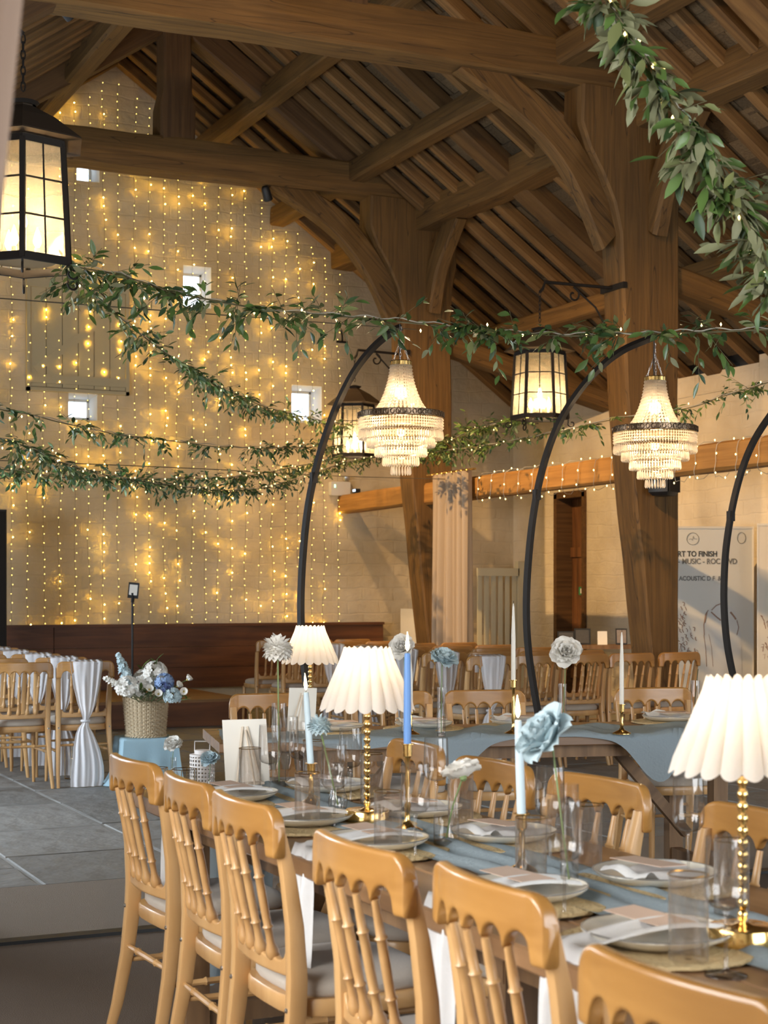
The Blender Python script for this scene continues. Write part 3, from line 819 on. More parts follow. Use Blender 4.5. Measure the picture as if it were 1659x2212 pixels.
plank_table('long plank dining table set for dinner, close to the lens', T1C, 0, T1L_, T1W, 4, (-1.9, 0, 1.95))
plank_table('second plank dining table standing crosswise behind the near one', (T2C.x, T2C.y, 0), T2_YAW, 3.45, .74, 4, (-1.25, .62))

# ---- runners
def runner1(s, t):
    y = -.05 + 5.2 * t; x = s * 2 - 1
    w = .135 + .02 * noise.noise((y * 2.1, 0, 0))
    return (1.885 + x * w + .035 * noise.noise((y * 1.1, 4, 0)), y, TZ + .006 + .010 * (1 + math.sin(x * 9 + 2.5 * noise.noise((y * 1.6, x, 3)))) * (1 - .4 * abs(x)) + .006 * noise.noise((x * 3, y * 6, 1)))
def runner1_end(s, t):                          # the far end falls over the table end
    L_ = t * 5.80
    if L_ < 5.11: return runner1(s, (L_ + .05 - .05) / 5.2 if L_ < 5.11 else 0)
    x, y, z = runner1(s, 5.11 / 5.2); dz = L_ - 5.11
    return (x + .01 * math.sin(dz * 9 + s * 7), y + .075 + .02 * math.sin(s * 15 + dz * 4) * min(1, dz * 5) + .05 * dz, z - dz)
tag(MB().grid(runner1_end, 26, 200).build('table_runner', BLUE_CLOTH, sm=180), 'dusty blue gauze runner along the near dining table', 'table runner')
def runner2(s, t):
    y = -1.70 + 3.40 * t
    hang = max(.012, .02 + .08 * noise.noise((y * 2.2, 0, 4)) + .23 * math.exp(-((y - .27) / .13) ** 2) + .11 * math.exp(-((y - .80) / .15) ** 2) + .20 * math.exp(-((y + .72) / .14) ** 2))
    x0, xe = -.02 + .05 * noise.noise((y * 1.7, 9, 0)), .378
    q = s * (xe - x0 + hang)
    rip = .014 * noise.noise((y * 9, s * 4, 2)) + .010 * math.sin(y * 14 + s * 4)
    if x0 + q < xe: return (x0 + q, y + rip * .4, TZ + .014 + max(-.006, rip))
    dz = x0 + q - xe
    return (xe + .012 + .02 * math.sin(y * 17 + 2) * min(1, dz * 8) + .01, y + rip, TZ + .012 - dz)
MB_r2 = MB().grid(runner2, 40, 150)
tag(MB_r2.build('table_runner', BLUE_CLOTH, None, (T2C.x, T2C.y, 0), (0, 0, T2_YAW), sm=180), 'dusty blue gauze runner spilling over the second table', 'table runner')
# ---------------------------------------------------------------- place settings
def setting_meshes():
    d = {}
    d['mat'] = MB().lathe([(.001, 0), (.185, 0), (.19, .004), (.188, .010), (.16, .012), (.001, .012)], 72, mod=lambda t, z: 1 + .012 * math.cos(t * 24)).mesh('placemat', STRAW, 60)
    d['plate'] = MB().lathe([(.001, .004), (.075, .004), (.08, 0), (.10, .004), (.128, .016), (.137, .024), (.136, .027), (.125, .019), (.10, .011), (.001, .009)], 48, mod=lambda t, z: 1 + .008 * math.sin(t * 5)).mesh('plate', STONEWARE, 60)
    d['rim'] = MB().tube([(.1365 * math.cos(q), .1365 * math.sin(q), .0262) for q in fr(0, 2 * PI, 40)][:-1], .0018, 5, loop=True).mesh('rim_line', PLATE_RIM, 180)
    def nap(s, t):                                  # lies on the plate, drops over the table edge (towards -x)
        x = .10 - .62 * t; y = (s * 2 - 1) * (.075 - .012 * math.sin(t * 5))
        fold = .006 * math.sin(s * 11 + t * 3) + .003 * math.sin(s * 23)
        if x > -.185: return (x, y, .038 + .010 * math.sin((x + .1) * 14) + fold)
        dz = -.185 - x
        return (-.205 + .020 * math.exp(-dz * 22) - .012 * dz + fold * 1.6 * min(1, dz * 9), y * (1 - .35 * dz), .034 - dz * .95)
    d['nap'] = MB().grid(nap, 25, 48).mesh('napkin', NAPKIN, 180)
    def nap2(s, t):                                 # folded flat with a rolled end
        x = -.12 + .25 * t; y = (s * 2 - 1) * .065
        roll = .022 * math.exp(-((t - .92) / .10) ** 2)
        return (x, y + .02 * t, .034 + roll + .005 * math.sin(s * 9 + t * 5) + .004 * math.cos(s * PI))
    d['nap2'] = MB().grid(nap2, 20, 26).mesh('napkin', NAPKIN, 180)
    d['menu'] = MB().box((0, 0, 0), (.075, .17, .0016)).mesh('menu_card', MENU, 0)
    return d
SM = setting_meshes()
def setting(p, rz, lab, style):
    g = 'place settings'
    x, y = p[0], p[1]
    tag(link('placemat', SM['mat'], None, (x, y, TZ + .001), (0, 0, rz)), 'round straw placemat ' + lab, 'placemat', 'straw placemats')
    pl = tag(link('dinner_plate', SM['plate'], None, (x, y, TZ + .013), (0, 0, rz)), 'cream stoneware plate ' + lab, 'plate', 'stoneware plates')
    link('rim_line', SM['rim'], pl)
    tag(link('napkin', SM['nap' if style == 0 else 'nap2'], None, (x, y, TZ), (0, 0, rz + (0 if style == 0 else .25))), ('white linen napkin hanging over table edge ' if style == 0 else 'white folded linen napkin ') + lab, 'napkin', 'linen napkins')
    c, s = math.cos(rz), math.sin(rz); ox, oy = .005, (.03 if style == 0 else -.02)
    tag(link('menu_card', SM['menu'], None, (x + ox * c - oy * s, y + ox * s + oy * c, TZ + .054), (.02, -.03, rz + .12)), 'blush menu card lying on napkin ' + lab, 'card', 'blush menu cards')
wl = ['by the far left chair', 'by the second left chair', 'by the third left chair', 'by the fourth left chair', 'by the fifth left chair', 'by the closest chair']
for (u, v, a), lab in zip(T1L, wl): setting((1.705, v - .02), 0, lab, 0)
wr = ['across from the far left chair', 'across from the second left chair', 'behind the pale candle', 'in front of the near lamp']
for (u, v, a), lab in zip(T1R, wr): setting((2.06, v), PI, lab, 1)
setting((2.07, 2.28), PI, 'at the right picture edge', 1)
for (px, py), lab in zip(((722, 1583), (915, 1577), (1120, 1571), (1447, 1562)), ('behind the left lamp on the second table', 'behind the blue candle on the second table', 'behind the burning candle on the second table', 'at the right of the second table')):
    p = at_z(px, py, TZ); setting((p.x, p.y), T2_YAW + PI, lab, 1)

# ---------------------------------------------------------------- glasses
def tumbler():
    t = thing('fluted_tumbler', 'x', 'glass')
    MB().lathe([(.0335, 0), (.0345, .004), (.0345, .16)], 88, mod=lambda q, z: 1 + (.045 * math.cos(q * 22) if .006 < z < .155 else 0)).build('bowl', SMOKE, t, sm=180)
    MB().lathe([(.001, .001), (.0335, .001), (.0335, .010), (.001, .013)], 32).build('base', SMOKE, t, sm=60)
    MB().tube([(.0347 * math.cos(q), .0347 * math.sin(q), .16) for q in fr(0, 2 * PI, 36)][:-1], .0013, 5, loop=True).build('gold_rim', BRASSD, t)
    return t
def wineglass():
    t = thing('wine_glass', 'x', 'glass')
    MB().lathe([(.004, .112), (.012, .113), (.026, .118), (.034, .130), (.036, .15), (.0335, .235)], 40).build('bowl', GLASS, t, sm=180)
    MB().lathe([(.001, .113), (.006, .111), (.0035, .10), (.003, .05), (.0035, .015), (.008, .006), (.036, .002), (.036, 0), (.001, 0)], 32).build('stem', GLASS, t, sm=180)
    return t
def vase_tall():
    t = thing('bud_vase', 'x', 'vase')
    MB().lathe([(.0155, 0), (.016, .003), (.0165, .19)], 30).build('wall', GLASS, t, sm=180)
    MB().lathe([(.001, .001), (.0155, .001), (.0155, .014), (.001, .016)], 24).build('base', GLASS, t, sm=60)
    return t
protos = {'t': tumbler(), 'w': wineglass(), 'v': vase_tall()}; first = {'t': True, 'w': True, 'v': True}
GRP = {'t': 'fluted tumblers', 'w': 'stemmed wine glasses', 'v': 'clear bud vases'}
def glass(k, p, lab, sc=1.0, rz=0.0):
    o = protos[k] if first[k] else copy_tree(protos[k])
    first[k] = False; o.location = (p[0], p[1], TZ + (.012 if k == 'v' else .0005)); o.rotation_euler = (0, 0, rz); o.scale = (sc, sc, sc)
    o['label'] = lab; o['group'] = GRP[k]
    return o
for px, py, lab in ((540, 1726, 'smoky fluted tumbler in front of the white easel card'), (664, 1797, 'smoky fluted tumbler just left of the middle lamp'), (838, 1850, 'smoky fluted tumbler right of the middle lamp base'),
                    (1147, 1925, 'smoky fluted tumbler in front of the pale candle'), (1487, 2088, 'large smoky fluted tumbler close to the right edge'), (677, 1704, 'smoky fluted tumbler behind the leaning pale candle'),
                    (803, 1742, 'smoky fluted tumbler behind the middle lamp stem'), (1268, 1888, 'smoky fluted tumbler beside the pale blue rose vase'), (995, 1800, 'smoky fluted tumbler behind the small white rose'), (1580, 1990, 'smoky fluted tumbler half hidden by the big lamp stem')):
    glass('t', at_z(px, py, TZ), lab)
for px, py, lab in ((583, 1728, 'wine glass in front of the white dahlia'), (722, 1796, 'wine glass left of the middle lamp base'), (757, 1738, 'wine glass behind the middle lamp shade'), (897, 1858, 'wine glass in front of the blue candle'),
                    (942, 1772, 'wine glass behind the blue candle'), (1219, 1982, 'wine glass in front of the pale blue rose'), (1188, 1868, 'wine glass left of the pale blue rose stem'), (1487, 1905, 'wine glass beside the big lamp shade'), (1568, 2108, 'wine glass in front of the big lamp base'), (622, 1700, 'wine glass beside the white dahlia vase'), (648, 1716, 'wine glass at the far end of the near table')):
    glass('w', at_z(px, py, TZ), lab)

# ---------------------------------------------------------------- flowers
def petal_mesh(name, mat, L_=.045, W=.042, cup=.5, curl=.35):
    def fn(s, t):
        x = (s * 2 - 1) * W / 2 * math.sin(PI * min(.97, .12 + .8 * t)) ** .6
        a = t * cup * 1.6 - (curl * 2.6 * max(0, t - .62))
        return (x, L_ * t * math.cos(a * .5) , L_ * t * math.sin(a * .6) + 14 * x * x + .0035 * math.sin(s * 11 + t * 3) * t * t)
    return MB().grid(fn, 7, 8).mesh(name, mat, 180)
PET = {'w': [petal_mesh('petal', PETW, .044, .052, .45, .45), petal_mesh('petal', PETW, .036, .036, .3, .1)], 'b': [petal_mesh('petal', PETB, .044, .052, .45, .45), petal_mesh('petal', PETB, .036, .036, .3, .1)]}
def rose(kind, lab, base, head, size=1.0, face=(0, -.5, .8), seed=0, leaves=True):
    """base: where the stem stands; head: centre of the bloom"""
    t = thing('rose', lab, 'flower', base); rd = random.Random(seed)
    h = Vector(head) - Vector(base)
    mid = h * .5 + Vector((rd.uniform(-.01, .01), rd.uniform(-.01, .01), 0))
    MB().tube(catmull([(0, 0, 0), mid, h], 6), .0022, 6).build('stem', GREENSTEM, t)
    HM = Matrix.Translation(h) @ cam2w(*face).normalized().to_track_quat('Z', 'Y').to_matrix().to_4x4() @ Matrix.Rotation(rd.uniform(0, 6), 4, 'Z')
    for ring, (n, el, rad, sc, mi) in enumerate(((6, .05, .008, 1.0, 0), (6, .45, .009, 1.0, 0), (6, .80, .010, .95, 0), (5, 1.05, .010, .88, 0), (5, 1.25, .009, .78, 0), (5, 1.35, .007, .95, 1), (4, 1.5, .004, .8, 1), (3, 1.6, .002, .6, 1))):
        for k in range(n):
            a = 2 * PI * k / n + ring * .7 + rd.uniform(-.15, .15)
            M = HM @ Matrix.Rotation(a, 4, 'Z') @ Matrix.Translation((0, rad, 0)) @ Matrix.Rotation(el + rd.uniform(-.12, .12), 4, 'X') @ Matrix.Diagonal((size * sc * rd.uniform(.9, 1.15),) * 3 + (1,))
            link('petal', PET[kind][mi], t, M=M)
    MB().lathe([(.001, -.012), (.008, -.008), (.010, 0), (.002, .004)], 10, M=HM).build('sepal', GREENSTEM, t)
    return t
def pompon(kind, lab, base, head, size, n, seed, mat):
    t = thing('dahlia', lab, 'flower', base); rd = random.Random(seed); h = Vector(head) - Vector(base)
    MB().tube([(0, 0, 0), h * .5, h], .0025, 6).build('stem', GREENSTEM, t)
    mb = MB()
    for k in range(n):
        z = 1 - 1.75 * (k + .5) / n; r = math.sqrt(max(0, 1 - z * z)); a = k * 2.39996
        dr = Vector((r * math.cos(a), r * math.sin(a), z))
        x = dr.cross(Vector((0, 0, 1))); x = x.normalized() if x.length > .01 else Vector((1, 0, 0)); y = dr.cross(x)
        L_ = size * rd.uniform(.85, 1.08); w = size * .19
        b = h + dr * size * .35
        p = [b - x * w * .4, b + x * w * .4, h + dr * L_ * .8 + x * w - y * .1 * w, h + dr * L_ + y * w * .6, h + dr * L_ * .8 - x * w - y * .1 * w, h + dr * L_ * .75 + y * w * .55]
        mb.add(p, [(0, 1, 5), (1, 2, 5), (2, 3, 5), (3, 4, 5), (4, 0, 5)])
    tag(mb.build('petals', mat, t, sm=180), kind='stuff')
    MB().ball(h, size * .55, 12, 8).build('heart', mat, t)
    return t
def vz(p, dz=.016): return (p.x, p.y, TZ + dz)
# near table
pv = at_z(603, 1708, TZ); glass('v', pv, 'tall clear vase holding the white dahlia', 1.45)
pompon('w', 'large white dahlia on a long stem above the near table', vz(pv, .03), at(600, 1402, 5.27), .055, 110, 1, PETW)
pv = at_z(730, 1760, TZ); sw = thing('swirl_vase', 'clear swirl glass vase left of the middle lamp', 'vase', (pv.x, pv.y, TZ + .012))
MB().lathe([(.022 + .006 * math.sin(z * 60), z) for z in fr(0, .14, 14)], 48, mod=lambda q, z: 1 + .05 * math.cos(q * 10 + z * 60)).build('wall', GLASS, sw, sm=180)
MB().lathe([(.001, .001), (.022, .001), (.022, .010), (.001, .012)], 24).build('base', GLASS, sw)
pompon('b', 'pale blue pompon flower beside the leaning candle', vz(pv, .03), at(690, 1568, 4.6), .036, 90, 2, PETB)
pv = at_z(964, 1835, TZ); vo = thing('textured_votive', 'clear crackle glass votive holding a small white rose', 'vase', (pv.x, pv.y, TZ + .012))
MB().lathe([(.030, 0), (.0325, .004), (.0325, .075)], 60, mod=lambda q, z: 1 + .02 * noise.noise((q * 4, z * 90, 1))).build('wall', GLASS, vo, sm=180)
MB().lathe([(.001, .001), (.03, .001), (.03, .012), (.001, .014)], 24).build('base', GLASS, vo)
rose('w', 'small white rose leaning in the crackle votive', vz(pv, .03), at(1000, 1678, 3.98), .95, (-.25, .35, .9), 3)
pv = at_z(1230, 1935, TZ); glass('v', pv, 'slim clear vase holding the pale blue rose', 1.2)
rose('b', 'large pale blue rose leaning left above the near table', vz(pv, .03), at(1192, 1598, 3.42), 1.45, (-.75, -.25, .6), 4)
# second table
pv = at_z(953, 1597, TZ); glass('v', pv, 'slim clear vase holding a blue rose on the second table', 1.15)
rose('b', 'pale blue rose on the second table near white sashes', vz(pv, .03), at(955, 1428, 7.08), 1.35, (.35, -.35, .85), 5)
pv = at_z(1215, 1585, TZ); glass('v', pv, 'slim clear vase holding a white rose on the second table', 1.15)
rose('w', 'white rose on a tall stem above the second table', vz(pv, .03), at(1222, 1410, 7.3), 1.45, (0, -1, .35), 6)
pv = at_z(876, 1594, TZ); glass('v', pv, 'slim clear vase behind the blue candle on the second table', 1.1)
rose('w', 'white rose behind the flame of the blue candle', vz(pv, .03), at(872, 1398, 7.15), 1.2, (-.3, -.8, .4), 7)
pv = at_z(1502, 1588, TZ); glass('v', pv, 'slim clear vase beside the big lamp on the second table', 1.25)
MB_st = MB().tube([(0, 0, .02), (.005, .01, .15), (.03, .02, .30)], .0025, 6)
tag(MB_st.build('bare_stem', STEM, None, (pv.x, pv.y, TZ)), 'dark bare stem in the vase beside the big lamp', 'stem')

# ---------------------------------------------------------------- candles
def candlestick(p, h, lab, cand, clab, ch, lit, lean=(0, 0), z0=TZ):
    s = h / .235
    c = thing('candlestick', 'brass candlestick ' + lab, 'candlestick', (p.x, p.y, z0 + .010))
    MB().lathe([(.001, 0), (.042, 0), (.042, .004), (.03, .010), (.014, .018), (.007, .03), (.0065, .05 * s), (.010, .07 * s), (.006, .10 * s), (.0085, .13 * s), (.006, .16 * s), (.0075, h - .04), (.012, h - .034)], 24).build('stem', BRASS, c, sm=50)
    MB().lathe([(.012, h - .034), (.0125, h - .004), (.019, h - .002), (.019, h), (.0115, h), (.0105, h - .02), (.001, h - .02)], 24).build('cup', BRASS, c, sm=50)
    k = thing('taper_candle', clab, 'candle', (p.x, p.y, z0 + .010 + h - .02)); k.rotation_euler = (lean[0], lean[1], 0)
    mat = {'b': WAXB, 'p': WAXP, 'w': WAXW}[cand]
    tap = .35 if not lit else .75
    MB().lathe([(.001, 0), (.0100, 0), (.0102, .05), (.0098, ch * .6), (.0098 * (tap + .12), ch - .02), (.0098 * tap if lit else .002, ch), (.001, ch + .001)], 16).build('wax', mat, k, sm=50)
    wk = MB().tube([(0, 0, ch), (.001, 0, ch + .012)], .0009, 5).build('wick', WICK, k)
    if lit: MB().lathe([(.0005, ch + .006), (.004, ch + .012), (.0055, ch + .02), (.004, ch + .034), (.0018, ch + .048), (.0003, ch + .058)], 12).build('flame', FLAME, wk, sm=180)
candlestick(at_z(880, 1803, TZ), .235, 'under the blue candle', 'b', 'burning blue taper candle right of the middle lamp', .262, True)
candlestick(at_z(672, 1745, TZ), .125, 'under the leaning pale candle', 'p', 'burning pale blue candle leaning beside the pompon flower', .235, True, (0, -.07))
candlestick(at_z(1127, 1893, TZ), .135, 'in front of the pale blue rose', 'p', 'burning pale blue candle leaning beside the large rose', .235, True, (.05, -.07))
candlestick(at_z(1343, 1590, TZ), .135, 'standing on the blue runner of the second table', 'w', 'unlit ivory taper right of the hoop base', .345, False)
candlestick(at_z(1109, 1590, TZ), .245, 'tall and slim on the second table', 'w', 'unlit ivory taper, tallest on the second table', .365, False)
candlestick(at_z(887, 1592, TZ), .13, 'behind the blue candle on the second table', 'w', 'unlit ivory taper half hidden by the blue candle', .26, False)

# ---------------------------------------------------------------- lamps
LAMPBULB = emit('shaded_lamp_bulb', (1, .82, .58), 6)
def make_lamp():
    t = thing('table_lamp', 'x', 'lamp')
    MB().lathe([(.001, 0), (.060, 0), (.062, .002), (.062, .030), (.060, .033), (.02, .034), (.012, .038), (.001, .038)], 36).build('base', BRASS, t, sm=40)
    prof = [(.009, .03)]
    z = .04
    while z < .33:
        prof += [(.0052, z), (.0085, z + .005), (.0098, z + .011), (.0085, z + .017)]; z += .022
    MB().lathe(prof + [(.006, z), (.006, .37)], 18).build('beaded_stem', BRASS, t, sm=60)
    sh = MB(); n = 20; m = n * 10
    rings = []
    for i in range(9):
        q = i / 8; r0 = lerp(.128, .062, q) ; z = lerp(.318, .478, q); ring = []
        for k in range(m):
            a = 2 * PI * k / m; w = abs(math.sin(n * a / 2)); w = w ** .8
            rr_ = r0 * (1 + lerp(.10, .10, q) * (w - .5)); zz = z + (lerp(-.012, .011, q) * (w - .2) if i in (0, 8) else 0)
            ring.append((rr_ * math.cos(a), rr_ * math.sin(a), zz))
        rings.append(ring)
    sh.loft(rings, cap=False).build('pleated_shade', SHADE, t, sm=35)
    MB().ball((0, 0, .405), .022, 12, 8).build('bulb', LAMPBULB, t)
    return t
lamp0 = make_lamp(); lf = True
def lamp(p, lab, power):
    global lf
    o = lamp0 if lf else copy_tree(lamp0)
    lf = False; o.location = (p.x, p.y, TZ + .012); o.rotation_euler = (0, 0, p.x); o['label'] = lab; o['group'] = 'pleated table lamps'
    d = bpy.data.lights.new('lamp_glow', 'POINT'); d.energy = power; d.color = (1, .76, .48); d.shadow_soft_size = .03
    l = bpy.data.objects.new('lamp_glow', d); COL.objects.link(l); l.parent = o; l.location = (0, 0, .435)
lamp(at_z(793, 1783, TZ), 'brass table lamp with pleated white shade in the middle', .65)
lamp(at_z(1604, 2052, TZ), 'largest pleated table lamp cut by the right picture edge', .22)
pl1 = at_z(670, 1584, TZ); lamp(pl1, 'pleated table lamp on the left end of the second table', 1.0)

# ---------------------------------------------------------------- easels with cards, seen from behind
def easel(p, rz, lab, W=.14, H=.21):
    t = thing('card_easel', lab, 'easel', (p.x, p.y, TZ + .002), rz)
    M = Matrix.Rotation(-.22, 4, 'X')
    MB().box((0, .01, H / 2 + .02), (W, .004, H), 0, M).build('card', PAPER, t, sm=0)
    for s in (-1, 1): MB().tube([(s * .045, -.004, 0), (s * .008, .012 + .04, H * .95)], .004, 5, M=None).build('leg', PALEW, t)
    MB().tube([(0, -.09, 0), (0, .045, H * .9)], .004, 5).build('back_leg', PALEW, t)
    MB().box((0, .0, .022), (.10, .02, .008)).build('ledge', PALEW, t, sm=0)
pe = at_z(538, 1708, TZ); easel(pe, -YAW + .35, 'white menu card on a small easel, seen from behind, near table', .15, .215)
pe = at_z(648, 1590, TZ); easel(pe, -YAW - .2, 'white card on a small easel at the second table', .13, .20)
# ---------------------------------------------------------------- hoops and chandeliers over the second table
def hoop(name_label, pix, d, foot):
    pts = catmull([at(x, y, d) for x, y in pix], 6)
    o = thing('hoop_stand', name_label, 'stand', (foot.x, foot.y, TZ))
    o0 = Vector((foot.x, foot.y, TZ))
    MB().tube([p - o0 for p in pts], .021, 4, up=(SY, CY, 0), flat=.85).build('arc', BLACK, o, sm=0)
    e = pts[0] - o0
    MB().box((e.x, e.y, .006), (.16, .10, .010)).build('foot_plate', BLACK, o, sm=0)
    c = pts[len(pts) // 2] - o0
    MB().box((c.x, c.y, c.z), (.03, .03, .05)).build('joint_sleeve', BLACK, o, sm=0)
    return pts[-1]
p1 = [(678, 1572), (662, 1480), (652, 1380), (650, 1290), (656, 1180), (668, 1080), (690, 985), (722, 890), (762, 808), (805, 752), (848, 716), (868, 706)]
p2 = [(1166, 1562), (1152, 1480), (1141, 1400), (1137, 1320), (1140, 1230), (1151, 1120), (1170, 1020), (1200, 930), (1240, 860), (1290, 800), (1345, 757), (1412, 728)]
p3 = [(1606, 1557), (1588, 1480), (1572, 1400), (1565, 1330), (1564, 1260), (1570, 1170), (1590, 1060), (1620, 970), (1662, 900), (1720, 830), (1780, 775), (1840, 745)]
f1, f2, f3 = at(678, 1572, 7.55), at(1166, 1562, 7.72), at(1606, 1557, 7.9)
e1 = hoop('black arched hoop stand rising behind the left lamp', p1, 7.55, f1)
e2 = hoop('black arched hoop stand in the middle of the second table', p2, 7.72, f2)
e3 = hoop('black arched hoop stand in front of the banner', p3, 7.9, f3)

def make_chandelier():
    t = thing('chandelier', 'x', 'chandelier'); H = .60       # origin at the bottom tip
    ico = lambda mb, c, r: mb.octa(c, r, 0, 1.15)
    # bell of bead strands
    bell = MB(); prof = [(.505, .047), (.46, .052), (.42, .060), (.38, .072), (.34, .088), (.31, .105), (.285, .125)]
    n = 34
    for k in range(n):
        a = 2 * PI * k / n
        for i in range(15):
            z = lerp(.500, .288, i / 14); r = interp([(b, c) for b, c in reversed(prof)], z)
            ico(bell, (r * math.cos(a), r * math.sin(a), z), .0082 + .0022 * i / 14)
    tag(bell.build('bead_bell', CRYSTAL, t, sm=0), kind='stuff')
    crown = MB().lathe([(.048, .500), (.050, .503), (.050, .522), (.046, .526)], 36, mod=lambda q, z: 1 + .03 * math.cos(q * 18))
    crown.build('crown_ring', BRASSD, t, sm=0)
    band = MB()
    band.lathe([(.196, .255), (.199, .257), (.199, .283), (.196, .286)], 60)
    for k in range(48):
        a = 2 * PI * k / 48
        band.tube([(.203 * math.cos(a + .045 * math.cos(q)), .203 * math.sin(a + .045 * math.cos(q)), .270 + .011 * math.sin(q)) for q in fr(0, 2 * PI, 8)][:-1], .0022, 4, loop=True)
    band.build('filigree_band', pm('antique_bronze', (.20, .14, .09), .3, .9), t, sm=0)
    z = .255
    for i, r in enumerate((.196, .158, .120, .083, .045)):
        tier = MB(); m = max(14, int(2 * PI * r / .0135))
        rows = 4 if i == 0 else 2
        for k in range(m):
            a = 2 * PI * k / m; c, s = math.cos(a), math.sin(a)
            for j in range(rows): ico(tier, (r * c, r * s, z - .008 - j * .013), .0068)
            zt = z - .008 - rows * .013; L_ = .040
            rr_ = .0048
            M = Matrix.Translation((r * c, r * s, zt)) @ Matrix.Rotation(a, 4, 'Z')
            tier.lathe([(.0006, 0), (rr_ * .7, -.006), (rr_, -L_ * .55), (rr_ * 1.1, -L_ * .8), (.0006, -L_)], 5, M=M)
        MBr = MB().tube([(r * math.cos(q), r * math.sin(q), z) for q in fr(0, 2 * PI, 40)][:-1], .003, 5, loop=True)
        MBr.build('tier_ring', BRASSD, t)
        tag(tier.build('crystal_tier', CRYSTAL, t, sm=0), kind='stuff')
        z -= .062 if i == 0 else .043
    MB().ball((0, 0, .375), .030, 14, 10).build('bulb', BULB, t)
    MB().ball((0, 0, .19), .018, 10, 8).build('bulb', BULB, t)
    MB().tube([(0, 0, .40), (0, 0, .50)], .012, 8).build('lamp_holder', WHITE_PL, t)
    ch = MB()
    for k in range(3):
        a = 2 * PI * k / 3
        p0, p1_ = Vector((.045 * math.cos(a), .045 * math.sin(a), .525)), Vector((0, 0, .63))
        for i in range(6):
            c = p0.lerp(p1_, (i + .5) / 6)
            M = Matrix.Translation(c) @ Matrix.Rotation(a, 4, 'Z') @ Matrix.Rotation(-.38, 4, 'Y') @ Matrix.Rotation(PI / 2 * (i % 2), 4, 'Z')
            ch.tube([(.004 * math.cos(q), 0, .0115 * math.sin(q)) for q in fr(0, 2 * PI, 8)][:-1], .0011, 4, M=M, loop=True)
    for i in range(3):
        M = Matrix.Translation((0, 0, .64 + i * .018)) @ Matrix.Rotation(PI / 2 * (i % 2), 4, 'Z')
        ch.tube([(.004 * math.cos(q), 0, .0115 * math.sin(q)) for q in fr(0, 2 * PI, 8)][:-1], .0011, 4, M=M, loop=True)
    ch.build('chain', STEEL, t)
    MB().tube([(-.004, 0, .50), (-.008, 0, .6), (-.006, 0, .70)], .003, 6).build('power_cord', BLACKM, t)
    return t
ch0 = make_chandelier()
def place_ch(o, end, px, ybot, d, lab, power):
    p = at(px, ybot, d); o.location = p; o['label'] = lab; o['group'] = 'crystal chandeliers'
    top = p.z + .68
    l = bpy.data.lights.new('chandelier_glow', 'POINT'); l.energy = power; l.color = (1, .76, .44); l.shadow_soft_size = .03
    lo = bpy.data.objects.new('chandelier_glow', l); COL.objects.link(lo); lo.parent = o; lo.location = (0, 0, .375)
    l2 = bpy.data.lights.new('chandelier_glow', 'POINT'); l2.energy = power * .35; l2.color = (1, .72, .40); l2.shadow_soft_size = .03
    lo = bpy.data.objects.new('chandelier_glow', l2); COL.objects.link(lo); lo.parent = o; lo.location = (0, 0, .19)
place_ch(ch0, e1, 866, 1022, 7.5, 'tiered crystal chandelier hanging from the left hoop', 45)
ch1 = copy_tree(ch0)
for c in list(ch1.children):
    if c.type == 'LIGHT': bpy.data.objects.remove(c)
place_ch(ch1, e2, 1415, 1050, 7.68, 'tiered crystal chandelier hanging from the middle hoop', 45)

